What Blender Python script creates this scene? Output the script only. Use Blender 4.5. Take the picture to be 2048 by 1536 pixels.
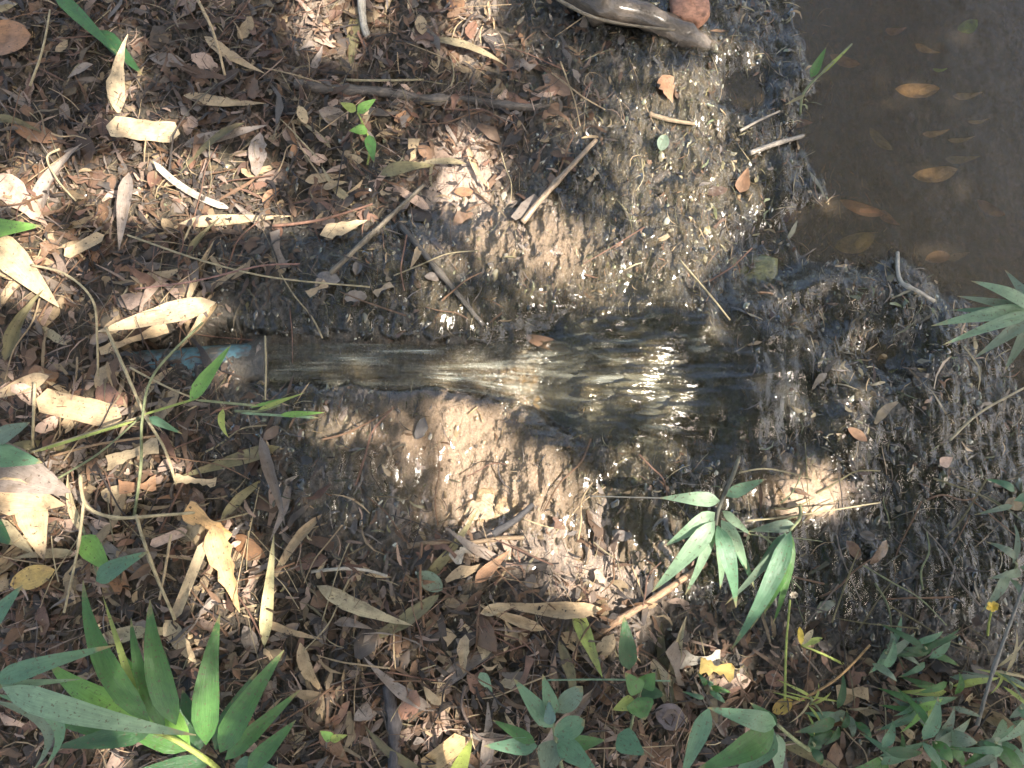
import bpy, math, random
import numpy as np
from mathutils import Vector, Matrix
R = math.radians
rng = random.Random(7)
nrg = np.random.default_rng(11)
for o in list(bpy.data.objects): bpy.data.objects.remove(o)
scene = bpy.context.scene
C = scene.collection

# ------------------------------------------------------------------ camera
CAM_H, TILT, HFOV = 1.36, R(15), R(62)
CAM = Vector((0, -CAM_H*math.tan(TILT), CAM_H))
cd = bpy.data.cameras.new('camera'); cam = bpy.data.objects.new('camera', cd); C.objects.link(cam)
cam.location = CAM; cam.rotation_euler = (TILT, 0, 0)
cd.angle = HFOV; cd.clip_start = 0.02; cd.clip_end = 400
scene.camera = cam
# ------------------------------------------------------------------ sky, sun, exposure
SUN_EL, SUN_AZ = R(52), R(-24)          # azimuth measured from +x
SDIR = Vector((math.cos(SUN_EL)*math.cos(SUN_AZ), math.cos(SUN_EL)*math.sin(SUN_AZ), math.sin(SUN_EL)))
w = bpy.data.worlds.new('World'); scene.world = w; w.use_nodes = True
nt = w.node_tree
sky = nt.nodes.new('ShaderNodeTexSky'); sky.sky_type = 'NISHITA'; sky.sun_disc = False
sky.air_density = 1.0; sky.dust_density = 5.0; sky.ozone_density = 0.0; sky.sun_elevation = SUN_EL; sky.sun_rotation = math.pi/2 - SUN_AZ
bg = nt.nodes['Background']; bg.inputs['Strength'].default_value = 0.15
nt.links.new(sky.outputs[0], bg.inputs[0])
sl = bpy.data.lights.new('sun', 'SUN'); sl.energy = 4.4; sl.angle = R(0.53); sl.color = (1, 0.93, 0.82)
so = bpy.data.objects.new('sun', sl); C.objects.link(so)
so.rotation_euler = SDIR.to_track_quat('Z', 'Y').to_euler(); so.location = (2, -1, 4)
vs = scene.view_settings
vs.view_transform = 'Standard'; vs.look = 'None'; vs.gamma = 1; vs.exposure = 2.0; vs.use_curve_mapping = False

# ------------------------------------------------------------------ noise and the ground's shape
PERM = nrg.permutation(4096)
GRD = nrg.normal(size=(4096, 2)); GRD /= np.linalg.norm(GRD, axis=1)[:, None]
def perlin(x, y):
    x = np.asarray(x, float); y = np.asarray(y, float)
    xi = np.floor(x).astype(int); yi = np.floor(y).astype(int); xf = x-xi; yf = y-yi
    def g(a, b, dx, dy):
        v = GRD[PERM[(PERM[a & 4095] + b) & 4095]]
        return v[..., 0]*dx + v[..., 1]*dy
    u = xf**3*(xf*(xf*6-15)+10); v = yf**3*(yf*(yf*6-15)+10)
    a = g(xi, yi, xf, yf); b = g(xi+1, yi, xf-1, yf); c = g(xi, yi+1, xf, yf-1); d = g(xi+1, yi+1, xf-1, yf-1)
    return (a*(1-u)+b*u)*(1-v)+(c*(1-u)+d*u)*v
def fbm(x, y, o=4):
    s = 0; a = 1
    for i in range(o):
        s = s + a*perlin(x*2**i+17*i, y*2**i+31*i); a *= .5
    return s
FPX = 1024/math.tan(HFOV/2)
ct, st = math.cos(TILT), math.sin(TILT)
def to_uv(x, y, z=0.0):
    dx = x-CAM.x; dy = y-CAM.y; dz = z-CAM.z
    cy = dy*ct+dz*st; cz = -dy*st+dz*ct
    return 1024+FPX*dx/(-cz), 768-FPX*cy/(-cz)
def ray(u, v):
    a = (u-1024)/FPX; b = (768-v)/FPX
    return Vector((a, b*ct+st, b*st-ct))
def at(u, v, z):
    r = ray(u, v); return CAM + r*((z-CAM.z)/r.z)
def ell(u, v, spots):
    m = np.zeros(np.broadcast(u, v).shape)
    for s in spots:
        uu, vv, ru, rv = s[:4]; k = s[4] if len(s) > 4 else 1
        m = np.maximum(m, k*np.exp(-(((u-uu)/ru)**2+((v-vv)/rv)**2)**1.5*0.7))
    return m
LEVEL = -0.05
BARE = [(428, 704, 78, 36), (345, 706, 66, 32)]       # where the blue pipe wall shows
YPIPE = at(390, 737, .03).y
SH_V = [-400, 0, 150, 250, 320, 400, 470, 560, 650, 750, 900, 1000, 1060, 1150, 1300, 2400]
SH_U = [1540, 1590, 1625, 1570, 1660, 1690, 1790, 1920, 2020, 2080, 2120, 2160, 2200, 2240, 2280, 2500]
ST_U = [490, 700, 860, 950, 1060, 1210, 1350, 1500]
ST_T = [684, 686, 688, 684, 662, 618, 600, 605]
ST_B = [788, 788, 790, 800, 835, 895, 930, 935]
SZ_U = [490, 540, 850, 960, 1060, 1150, 1640]
SZ_Z = [.062, .060, .044, .032, .012, .0, -.046]
def stream_mask(u, v):
    t = np.interp(u, ST_U, ST_T); b = np.interp(u, ST_U, ST_B)
    e = np.minimum(v-t, b-v) - 5 + 18*perlin(u/55, v/40) + 10*perlin(u/22, v/20)
    return np.minimum(np.minimum(e, u-500), .6*(1120-u))
    return e       # pixels inside
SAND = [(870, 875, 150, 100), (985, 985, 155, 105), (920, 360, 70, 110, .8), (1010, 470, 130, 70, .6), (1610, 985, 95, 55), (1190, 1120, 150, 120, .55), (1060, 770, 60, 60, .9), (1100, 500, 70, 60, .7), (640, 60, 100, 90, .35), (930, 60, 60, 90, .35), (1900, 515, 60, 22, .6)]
MUD_SHADE = [(1760, 1120, 340, 230), (1540, 770, 130, 150), (560, 640, 160, 60, .7), (520, 960, 170, 90, .8), (580, 510, 120, 60, .8), (380, 740, 160, 70, .7), (1400, 640, 200, 40, .6), (1480, 1180, 200, 120, .6), (330, 190, 300, 150, .55), (650, 1230, 170, 140, .4), (120, 640, 140, 90, .5), (560, 1450, 200, 120, .35), (1170, 60, 120, 60, .7)]  # dark wet mud zones, with shade also painted into ground and litter colours
DRYL = [(150, 300, 420, 420), (150, 900, 330, 500), (500, 150, 520, 260), (850, 180, 300, 200, .8), (400, 1400, 700, 320), (900, 1380, 450, 250), (1350, 1420, 350, 180, .9), (1850, 1480, 350, 200, .8), (560, 430, 220, 60, .9)]
def base_h(u, v):
    d = np.interp(v, SH_V, SH_U) - u
    h = np.where(d > 0, LEVEL + .10*(1-np.exp(-np.maximum(d, 0)/600)), LEVEL - .055*(1-np.exp(np.minimum(d, 0)/160)))
    h = h - .040*ell(u, v, [(1535, 500, 110, 75), (1670, 455, 100, 60), (1500, 150, 50, 40, .8), (1640, 620, 70, 45, .8), (1780, 700, 80, 50, .8)])
    h = h + .03*np.exp(-((u-330)/260)**2-((v-735)/190)**2) + .022*ell(u, v, [(700, 560, 280, 110), (640, 880, 220, 110)])
    return h
def H(x, y, fine=True):
    x = np.asarray(x, float); y = np.asarray(y, float)
    xc = np.clip(x, -1.6, 1.6); yc = np.clip(y, -1.3, 1.5)
    u, v = to_uv(xc, yc)
    h = base_h(u, v) - .012*ell(u, v, [(1240, 770, 230, 150), (1120, 760, 120, 90)]) + .012*fbm(x*5, y*5, 3) + .020*ell(u, v, [(1600, 450, 380, 750)])*(perlin(x*9, y*7)+.6*perlin(x*19, y*16))
    e = stream_mask(u, v)
    z = np.interp(u, SZ_U, SZ_Z)
    k = 1/(1+np.exp(-e/(7+8*np.clip((u-850)/200, 0, 1))))
    cz = z-.016+.006*perlin(x*30, y*30); h = np.where((u > 930) & (cz > h), h, h*(1-k)+cz*k)
    k2 = np.exp(-((e+12)/12)**2)*(u > 490)*np.clip((880-u)/120, 0, 1)           # bank shoulder kept at the water's edge
    h = np.maximum(h, k2*(z+.004)+(1-k2)*(-.3))
    tw = (y-YPIPE)/.060
    heap = .026+.052*np.sqrt(np.maximum(0, 1-tw**2))      # mud slumped over the pipe
    h = np.where((np.abs(tw) < 1) & (u > 215) & (u < 556), np.maximum(h, heap-.06*np.clip((260-u)/60, 0, 1)), h)
    h = h-.05*ell(u, v, BARE)
    if fine:
        amp = np.where(e > 0, .35, 1.0)*(1-.62*np.clip(ell(u, v, SAND), 0, 1))
        h = h + amp*(.011*fbm(x*24, y*15, 3) - np.where(u > 1450, .006, .010)*np.abs(perlin(x*75, y*40)) + .006*perlin(x*140, y*85) + .003*perlin(x*230, y*190))
    return h
def hz(x, y): return float(H(x, y))
def G(u, v, dz=0.0):
    z = 0.0
    for i in range(5):
        p = at(u, v, z); z = hz(p.x, p.y)+dz
    return at(u, v, z)

# ------------------------------------------------------------------ materials
def mat(name):
    m = bpy.data.materials.new(name); m.use_nodes = True; t = m.node_tree
    p = t.nodes['Principled BSDF']; return m, t, p
def nd(t, k, **kw):
    n = t.nodes.new(k)
    for a, b in kw.items(): setattr(n, a, b)
    return n
def noise(t, vec, scale, detail=4, rough=.6):
    n = nd(t, 'ShaderNodeTexNoise'); n.inputs['Scale'].default_value = scale; n.inputs['Detail'].default_value = detail
    n.inputs['Roughness'].default_value = rough
    if vec is not None: t.links.new(vec, n.inputs['Vector'])
    return n.outputs['Fac']
def ramp(t, fac, stops):
    r = nd(t, 'ShaderNodeValToRGB'); e = r.color_ramp.elements
    while len(e) < len(stops): e.new(.5)
    for i, (p, c) in enumerate(stops):
        e[i].position = p; e[i].color = (c, c, c, 1) if isinstance(c, (int, float)) else (*c, 1)
    t.links.new(fac, r.inputs[0]); return r.outputs[0]
def mixc(t, fac, a, b, mode='MIX'):
    n = nd(t, 'ShaderNodeMix', data_type='RGBA', blend_type=mode)
    for s, v in ((n.inputs['Factor'], fac), (n.inputs['A'], a), (n.inputs['B'], b)):
        if hasattr(v, 'is_linked'): t.links.new(v, s)
        elif isinstance(v, (int, float)): s.default_value = v
        else: s.default_value = (*v, 1)
    return n.outputs['Result']
def mathn(t, op, a, b=0.0):
    n = nd(t, 'ShaderNodeMath', operation=op)
    for i, v in enumerate((a, b)):
        if hasattr(v, 'is_linked'): t.links.new(v, n.inputs[i])
        else: n.inputs[i].default_value = v
    return n.outputs[0]
def bump(t, h, dist, strength=1, normal=None):
    b = nd(t, 'ShaderNodeBump'); b.inputs['Distance'].default_value = dist; b.inputs['Strength'].default_value = strength
    t.links.new(h, b.inputs['Height'])
    if normal: t.links.new(normal, b.inputs['Normal'])
    return b.outputs[0]
def mapped(t, vec, sc):
    m = nd(t, 'ShaderNodeMapping'); m.inputs['Scale'].default_value = sc; t.links.new(vec, m.inputs['Vector']); return m.outputs[0]

def m_ground():
    m, t, p = mat('wet_mud')
    pos = nd(t, 'ShaderNodeNewGeometry').outputs['Position']
    wet = nd(t, 'ShaderNodeAttribute', attribute_name='wet').outputs['Fac']
    sand = nd(t, 'ShaderNodeAttribute', attribute_name='sand').outputs['Fac']
    st_ = mapped(t, pos, (1.6, .7, 1))
    n1 = noise(t, st_, 60, 6, .7); n2 = noise(t, pos, 260, 4, .7); n3 = noise(t, pos, 9, 4)
    c = ramp(t, n1, [(.28, (.020, .016, .012)), (.47, (.060, .044, .030)), (.62, (.125, .088, .056)), (.78, (.26, .19, .12))])
    c = mixc(t, mathn(t, 'MULTIPLY', n3, .5), c, (.06, .055, .032))
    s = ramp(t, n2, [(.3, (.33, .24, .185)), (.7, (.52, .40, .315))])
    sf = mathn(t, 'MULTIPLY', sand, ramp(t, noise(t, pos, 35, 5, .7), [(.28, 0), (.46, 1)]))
    c = mixc(t, mathn(t, 'MULTIPLY', nd(t, 'ShaderNodeAttribute', attribute_name='mud_shade').outputs['Fac'], .8), c, (.016, .015, .014))
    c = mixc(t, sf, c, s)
    t.links.new(c, p.inputs['Base Color'])
    r = ramp(t, wet, [(0, .85), (.5, .40), (1, .14)])
    t.links.new(mathn(t, 'ADD', r, mathn(t, 'MULTIPLY', n2, .12)), p.inputs['Roughness'])
    p.inputs['Specular IOR Level'].default_value = .55
    t.links.new(mathn(t, 'MULTIPLY', wet, mathn(t, 'SUBTRACT', 1.0, mathn(t, 'MULTIPLY', sf, .6))), p.inputs['Coat Weight'])
    p.inputs['Coat Roughness'].default_value = .07; p.inputs['Coat IOR'].default_value = 1.5
    hh = mathn(t, 'ADD', n1, mathn(t, 'MULTIPLY', n2, .5))
    nb = bump(t, hh, .010, .9)
    t.links.new(nb, p.inputs['Normal']); t.links.new(nb, p.inputs['Coat Normal'])
    return m
def leafy(name, kind, from_attr=False):
    m, t, p = mat(name)
    if from_attr: col = nd(t, 'ShaderNodeAttribute', attribute_name='col').outputs['Color']
    else: col = nd(t, 'ShaderNodeObjectInfo').outputs['Color']
    pos = nd(t, 'ShaderNodeNewGeometry').outputs['Position']
    uv = nd(t, 'ShaderNodeTexCoord').outputs['UV']
    n1 = noise(t, pos, 70, 5, .7)
    fib = noise(t, mapped(t, uv, (3, 38, 1)), 1.0, 3, .6)
    if kind == 'dry':
        c = mixc(t, 1.0, col, ramp(t, n1, [(.25, .55), (.5, 1.0), (.75, 1.2)]), 'MULTIPLY')
        c = mixc(t, 1.0, c, ramp(t, fib, [(.3, .72), (.6, 1.08)]), 'MULTIPLY')
        sp = ramp(t, noise(t, pos, 190, 2, .5), [(.30, 1), (.36, 0)])
        c = mixc(t, mathn(t, 'MULTIPLY', sp, .8), c, (.05, .032, .02))
        stn = ramp(t, noise(t, pos, 30, 4, .65), [(.50, 0), (.66, 1)])
        c = mixc(t, mathn(t, 'MULTIPLY', stn, .5), c, (.13, .085, .05))
        p.inputs['Roughness'].default_value = .5; tr = .12
    elif kind == 'wet':
        c = mixc(t, 1.0, col, ramp(t, n1, [(.25, .4), (.5, .95), (.75, 1.25)]), 'MULTIPLY')
        p.inputs['Roughness'].default_value = .26; p.inputs['Coat Weight'].default_value = .6; p.inputs['Coat Roughness'].default_value = .1; tr = .06
    else:
        c = mixc(t, 1.0, col, ramp(t, fib, [(.3, .78), (.65, 1.12)]), 'MULTIPLY')
        c = mixc(t, 1.0, c, ramp(t, n1, [(.25, .75), (.6, 1.1)]), 'MULTIPLY')
        sp = ramp(t, noise(t, pos, 230, 2, .5), [(.33, 1), (.37, 0)])
        c = mixc(t, mathn(t, 'MULTIPLY', sp, .7), c, (.09, .065, .03))
        sx2 = nd(t, 'ShaderNodeSeparateXYZ'); t.links.new(uv, sx2.inputs[0])
        tipf = ramp(t, mathn(t, 'ADD', sx2.outputs[0], mathn(t, 'MULTIPLY', mathn(t, 'SUBTRACT', n1, .5), .5)), [(.88, 0), (.97, 1)])
        c = mixc(t, mathn(t, 'MULTIPLY', tipf, .8), c, (.30, .22, .10))
        p.inputs['Roughness'].default_value = .34; p.inputs['Specular IOR Level'].default_value = .65; tr = .3
    t.links.new(c, p.inputs['Base Color'])
    nb = bump(t, mathn(t, 'ADD', fib, mathn(t, 'MULTIPLY', n1, .6)), .0012, .8); t.links.new(nb, p.inputs['Normal'])
    tl = nd(t, 'ShaderNodeBsdfTranslucent'); mx = nd(t, 'ShaderNodeMixShader'); mx.inputs[0].default_value = tr
    t.links.new(mixc(t, 1.0, c, (1.25, 1.3, .7) if kind == 'green' else (1.1, .95, .7), 'MULTIPLY'), tl.inputs['Color'])
    out = t.nodes['Material Output']
    t.links.new(p.outputs[0], mx.inputs[1]); t.links.new(tl.outputs[0], mx.inputs[2]); t.links.new(mx.outputs[0], out.inputs['Surface'])
    return m
def m_bark(name, rough=.6, coat=0.0):
    m, t, p = mat(name)
    col = nd(t, 'ShaderNodeObjectInfo').outputs['Color']
    uv = nd(t, 'ShaderNodeTexCoord').outputs['UV']; pos = nd(t, 'ShaderNodeNewGeometry').outputs['Position']
    f = noise(t, mapped(t, uv, (6, 14, 1)), 1.0, 5, .7); n = noise(t, pos, 90, 4, .7)
    c = mixc(t, 1.0, col, ramp(t, f, [(.28, .35), (.5, .95), (.72, 1.4)]), 'MULTIPLY')
    c = mixc(t, 1.0, c, ramp(t, n, [(.3, .6), (.65, 1.15)]), 'MULTIPLY')
    t.links.new(c, p.inputs['Base Color']); p.inputs['Roughness'].default_value = rough
    p.inputs['Coat Weight'].default_value = coat; p.inputs['Coat Roughness'].default_value = .15
    t.links.new(bump(t, mathn(t, 'ADD', f, n), .003, .9), p.inputs['Normal'])
    return m
def m_water(name, murk, murkcol, tint, rip, flow=False):
    m, t, p = mat(name); t.nodes.remove(p)
    pos = nd(t, 'ShaderNodeNewGeometry').outputs['Position']
    if flow: h = noise(t, mapped(t, nd(t, 'ShaderNodeTexCoord').outputs['UV'], (1.6, 30, 1)), 1.0, 3, .55)
    else: h = noise(t, pos, 22 if murk > .3 else 130, 3, .5)
    nb = bump(t, h, rip, .8)
    fr = nd(t, 'ShaderNodeFresnel'); fr.inputs['IOR'].default_value = 1.5; t.links.new(nb, fr.inputs['Normal'])
    tr = nd(t, 'ShaderNodeBsdfTransparent'); tr.inputs['Color'].default_value = (*tint, 1)
    df = nd(t, 'ShaderNodeBsdfDiffuse'); df.inputs['Color'].default_value = (*murkcol, 1)
    gl = nd(t, 'ShaderNodeBsdfGlossy'); gl.inputs['Roughness'].default_value = .13; t.links.new(nb, gl.inputs['Normal'])
    m1 = nd(t, 'ShaderNodeMixShader'); m1.inputs[0].default_value = murk
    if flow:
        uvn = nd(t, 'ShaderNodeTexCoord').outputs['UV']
        foam_sheen = ramp(t, noise(t, mapped(t, uvn, (1.3, 11, 1)), 1.0, 4, .62), [(.44, 0), (.70, 1)])  # pale streaks: aerated water plus sky reflections painted into its colour
        foam_sheen = mathn(t, 'MULTIPLY', foam_sheen, ramp(t, noise(t, mapped(t, uvn, (.9, 2.5, 1)), 1.0, 2, .5), [(.34, .15), (.56, 1)]))
        t.links.new(mathn(t, 'ADD', mathn(t, 'MULTIPLY', foam_sheen, .5), murk), m1.inputs[0])
        t.links.new(mixc(t, foam_sheen, murkcol, (.40, .40, .33)), df.inputs['Color'])
    t.links.new(tr.outputs[0], m1.inputs[1]); t.links.new(df.outputs[0], m1.inputs[2])
    m2 = nd(t, 'ShaderNodeMixShader'); t.links.new(fr.outputs[0], m2.inputs[0])
    t.links.new(m1.outputs[0], m2.inputs[1]); t.links.new(gl.outputs[0], m2.inputs[2])
    t.links.new(m2.outputs[0], t.nodes['Material Output'].inputs['Surface'])
    return m
def m_pipe():
    m, t, p = mat('blue_plastic_muddy')
    pos = nd(t, 'ShaderNodeNewGeometry').outputs['Position']
    n = noise(t, pos, 28, 5, .7)
    f = ramp(t, n, [(.42, 0), (.55, .92)])
    c = mixc(t, f, (.075, .155, .175), ramp(t, noise(t, pos, 120, 4), [(.3, (.03, .025, .02)), (.7, (.11, .09, .07))]))
    t.links.new(c, p.inputs['Base Color']); p.inputs['Roughness'].default_value = .3
    t.links.new(bump(t, n, .004, .8), p.inputs['Normal']); return m
M = dict(ground=m_ground(), dry=leafy('dry_leaf', 'dry'), green=leafy('green_leaf', 'green'), wet=leafy('wet_leaf', 'wet'),
         litter=leafy('dry_litter', 'dry', True), wlitter=leafy('wet_litter', 'wet', True), canopy=leafy('canopy_leaf', 'green', True),
         bark=m_bark('twig_bark'), wbark=m_bark('wet_bark', .3, .5),
         pool=m_water('murky_water', .22, (.145, .112, .08), (.80, .71, .56), .0012),
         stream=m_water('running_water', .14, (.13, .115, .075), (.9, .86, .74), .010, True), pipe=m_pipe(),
         seep=m_water('seeping_water', .09, (.13, .122, .095), (.94, .925, .88), .0013))
COL = dict(cream=(.50, .375, .225), tan=(.46, .33, .19), brown=(.20, .11, .06), orange=(.27, .14, .07), grey=(.25, .20, .165), dark=(.055, .042, .036),
           pink=(.52, .36, .27), olive=(.20, .17, .08), straw=(.42, .34, .20), white=(.46, .40, .32), redbrown=(.22, .115, .075),
           green=(.065, .16, .035), bluegreen=(.10, .20, .11), pale=(.21, .31, .19), bright=(.17, .33, .06), deep=(.035, .095, .03), yellow=(.62, .45, .06), ygreen=(.33, .38, .09), stemg=(.22, .24, .12), greygreen=(.14, .19, .13))

# ------------------------------------------------------------------ mesh helpers
def link(o, parent=None):
    C.objects.link(o)
    if parent: o.parent = parent
    return o
def tag(o, label, cat, group=None, kind=None):
    if label: o['label'] = label
    if cat: o['category'] = cat
    if group: o['group'] = group
    if kind: o['kind'] = kind
    return o
def mesh_obj(name, vs_, fs, material, loc=(0, 0, 0), uvs=None, smooth=True, parent=None, col=None):
    me = bpy.data.meshes.new(name); me.from_pydata(vs_, [], fs); me.materials.append(material)
    if uvs is not None:
        l = me.uv_layers.new(name='UVMap'); idx = np.empty(len(me.loops), np.int32); me.loops.foreach_get('vertex_index', idx)
        l.data.foreach_set('uv', np.asarray(uvs, np.float32)[idx].ravel())
    if smooth: me.polygons.foreach_set('use_smooth', np.ones(len(me.polygons), bool))
    o = bpy.data.objects.new(name, me); o.location = loc
    if col is not None: o.color = (*col, 1)
    return link(o, parent)
Z = Vector((0, 0, 1))
def prof(kind, s):
    if kind == 'strap': return min(1, s/.06)**.5*min(1, (1-s)/.1)**.6
    if kind == 'oval': return math.sin(math.pi*min(1, max(0, s)))**.6
    if kind == 'torn': return .75+.25*math.sin(7*s+1)
    return min(1, s/.2)**.55*min(1, max(0, (1-s))/.62)**.8
def blade(B, T, wd, arch=0, bend=0, roll=0, fold=.22, n=10, kind='lance', ragged=0, curl=0, r=rng):
    """leaf surface from B to T relative to B; returns verts, faces, uvs"""
    d = T-B; L = d.length; t = d/L
    side = t.cross(Z)
    if side.length < .05: side = Vector((1, 0, 0))
    side.normalize(); nrm = side.cross(t)
    q = Matrix.Rotation(roll, 3, t); side = q @ side; nrm = q @ nrm
    V, U = [], []; cs = (-1, -.5, 0, .5, 1); ph = r.random()*9
    for i in range(n+1):
        s = i/n; f = 4*s*(1-s)
        p = d*s + Z*arch*f + side*bend*f
        hw = wd/2*max(.03, prof(kind, s))
        for c in cs:
            e = 1+(ragged*(r.random()-.6) if abs(c) == 1 else 0)
            V.append(p + side*(c*hw*e) + nrm*(fold*hw*abs(c) + curl*hw*c*c*math.sin(3*s+ph) + .06*hw*math.sin(9*s+ph+2*c)))
            U.append((s, c*.5+.5))
    F = [(i*5+j, i*5+j+1, (i+1)*5+j+1, (i+1)*5+j) for i in range(n) for j in range(4)]
    return V, F, U
def tube(pts, r0, r1, sides=7, wob=.12, r=rng, knots=()):
    pts = [Vector(p) for p in pts]; P = []
    for i in range(len(pts)-1):
        a = pts[max(0, i-1)]; b = pts[i]; c = pts[i+1]; d = pts[min(len(pts)-1, i+2)]
        for k in range(6):
            t = k/6; P.append(.5*((2*b)+(c-a)*t+(2*a-5*b+4*c-d)*t*t+(3*b-a-3*c+d)*t**3))
    P.append(pts[-1]); n = len(P); V, U, F = [], [], []; L = 0
    for i, p in enumerate(P):
        t = (P[min(n-1, i+1)]-P[max(0, i-1)]).normalized()
        x = t.orthogonal().normalized() if abs(t.z) > .95 else t.cross(Z).normalized()
        y = t.cross(x); s = i/(n-1); rad = r0+(r1-r0)*s
        for kn in knots: rad *= 1+.45*math.exp(-((s-kn)/.025)**2)
        if i: L += (p-P[i-1]).length
        for k in range(sides):
            a = 2*math.pi*k/sides; rr = rad*(1+wob*(r.random()-.5)*2)
            V.append(p+x*math.cos(a)*rr+y*math.sin(a)*rr); U.append((L*12, k/sides))
    for i in range(n-1):
        for k in range(sides):
            k2 = (k+1) % sides; F.append((i*sides+k, i*sides+k2, (i+1)*sides+k2, (i+1)*sides+k))
    F.append(tuple(range(sides))[::-1]); F.append(tuple((n-1)*sides+k for k in range(sides)))
    return V, F, U
PX = 2*1.408*math.tan(HFOV/2)/2048      # metres per photo pixel on the ground
def put_leaf(name, label, cat, a, b, wpx, col, m='dry', group=None, parent=None, **kw):
    """a, b = (u, v, height over the ground)"""
    B = G(*a); T = G(*b); wd = wpx*PX*(CAM.z-(B.z+T.z)/2)/CAM.z
    V, F, U = blade(B, T, wd, **kw)
    c = COL[col] if isinstance(col, str) else col
    if parent is not None: o = mesh_obj(name, V, F, M[m], B-parent.location, U, parent=parent, col=c)
    else: o = mesh_obj(name, V, F, M[m], B, U, col=c)
    if label: tag(o, label, cat, group)
    return o
def put_stick(name, label, cat, pts, w0, w1, col, m='bark', parent=None, group=None, knots=(), wob=.12, sides=7):
    P = [G(*q) for q in pts]; B = P[0]
    V, F, U = tube([p-B for p in P], w0*PX/2, w1*PX/2, sides, wob, knots=knots)
    c = COL[col] if isinstance(col, str) else col
    o = mesh_obj(name, V, F, M[m], B-parent.location if parent else B, U, parent=parent, col=c)
    if label: tag(o, label, cat, group)
    return o

# ------------------------------------------------------------------ ground, pool, stream
def axis(lo, hi, step, far):
    mid = np.arange(lo, hi, step); ext = np.cumsum(step*1.25**np.arange(1, 40)); ext = ext[ext < far]
    return np.concatenate([lo-ext[::-1], mid, mid[-1]+ext])
gx = axis(-1.0, 1.0, .0026, 9); gy = axis(-.70, .92, .0026, 9)
X, Y = np.meshgrid(gx, gy); ZZ = H(X, Y)
nx, ny = len(gx), len(gy)
me = bpy.data.meshes.new('ground')
me.vertices.add(nx*ny); me.vertices.foreach_set('co', np.stack([X, Y, ZZ], -1).astype(np.float32).ravel())
ii = (np.arange(ny-1)[:, None]*nx+np.arange(nx-1)[None]).ravel()
quads = np.stack([ii, ii+1, ii+nx+1, ii+nx], -1).astype(np.int32)
me.loops.add(quads.size); me.loops.foreach_set('vertex_index', quads.ravel())
me.polygons.add(len(quads)); me.polygons.foreach_set('loop_start', np.arange(0, quads.size, 4, dtype=np.int32))
me.polygons.foreach_set('use_smooth', np.ones(len(quads), bool)); me.update(); me.validate()
Ug, Vg = to_uv(np.clip(X, -1.6, 1.6), np.clip(Y, -1.3, 1.5))
dry = np.clip(ell(Ug, Vg, DRYL)*1.15, 0, 1)
for nm, val in (('wet', np.clip(1-dry*.85, 0, 1)), ('sand', np.clip(ell(Ug, Vg, SAND)*1.2, 0, 1)), ('mud_shade', np.clip(ell(Ug, Vg, MUD_SHADE), 0, 1))):
    a = me.attributes.new(nm, 'FLOAT', 'POINT'); a.data.foreach_set('value', val.astype(np.float32).ravel())
me.materials.append(M['ground'])
ground = link(bpy.data.objects.new('ground', me)); tag(ground, 'dark wet mud of the stream bank with pale silt patches', None, kind='structure')

def sheet(name, X, Y, Zs, U, material, label):
    n0, n1 = X.shape
    V = np.stack([X, Y, Zs], -1).reshape(-1, 3); i = (np.arange(n0-1)[:, None]*n1+np.arange(n1-1)[None]).ravel()
    F = np.stack([i, i+1, i+n1+1, i+n1], -1)
    o = mesh_obj(name, V.tolist(), F.tolist(), material, uvs=U.reshape(-1, 2)); tag(o, label, None, kind='structure'); return o
px = np.linspace(.28, 4.5, 300)**1.0; py = np.linspace(-2.0, 3.5, 360)
px = np.concatenate([np.linspace(.22, 1.2, 260), np.linspace(1.25, 5, 30)]); py = np.concatenate([np.linspace(-2.5, -.85, 20), np.linspace(-.8, 1.05, 420), np.linspace(1.1, 4, 30)])
XX, YY = np.meshgrid(px, py)
WZ = LEVEL + .0012*perlin(XX*14, YY*22) + .0005*perlin(XX*45, YY*70)
sheet('pool', XX, YY, WZ, np.stack([XX, YY], -1), M['pool'], 'still murky brown pool water on the right')
su = np.linspace(492, 1500, 560); tt = np.linspace(0, 1, 170)
SU, TT = np.meshgrid(su, tt, indexing='ij')
SV = np.interp(SU, ST_U, ST_T)*(1-TT)+np.interp(SU, ST_U, ST_B)*TT
sz = np.interp(SU, SZ_U, SZ_Z)
_p = np.array([[at(a_, b_, 0).xy for b_ in (SV[i_, 0], SV[i_, -1])] for i_, a_ in enumerate(su)]); sx0 = _p[:, 0, 0][:, None]*(1-TT)+_p[:, 1, 0][:, None]*TT; sy0 = _p[:, 0, 1][:, None]*(1-TT)+_p[:, 1, 1][:, None]*TT
film = H(sx0, sy0, False)+.011
blend = np.clip((SU-900)/170, 0, 1)**1.5; sz = sz*(1-blend)+film*blend
sx = np.zeros_like(SU); sy = np.zeros_like(SU)
b_ = (768-SV)/FPX; rz = b_*st-ct; k_ = (sz-CAM.z)/rz
sx = CAM.x+(SU-1024)/FPX*k_; sy = CAM.y+(b_*ct+st)*k_
jet = 1/(1+np.exp((SU-960)/50))                # 1 in the jet, 0 in the fan
ox, oy = at(1050, 745, 0).xy
rr = np.hypot(sx-ox, sy-oy); an = np.arctan2(sy-oy, sx-ox)
rip = jet*(.0058*perlin(sx*5, sy*95)+.0026*perlin(sx*14, sy*230)) \
    + (1-jet)*(.0045*perlin(rr*16, an*8)*np.clip(rr/.14-.25, 0, 1)+.0040*perlin(sx*16, sy*80)+.0022*perlin(sx*45, sy*170))
spl = np.exp(-(rr/.05)**2)*(.006+.012*np.abs(perlin(sx*60, sy*90)))
sz2 = sz+rip+spl-.005*np.abs(TT*2-1)**4-(1-jet)*.012*np.abs(TT*2-1+.25*perlin(SU/60, SV/40))**4-.014*np.clip((SU-1330+150*perlin(SU/80, SV/30))/170, 0, 1)**1.2
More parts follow.
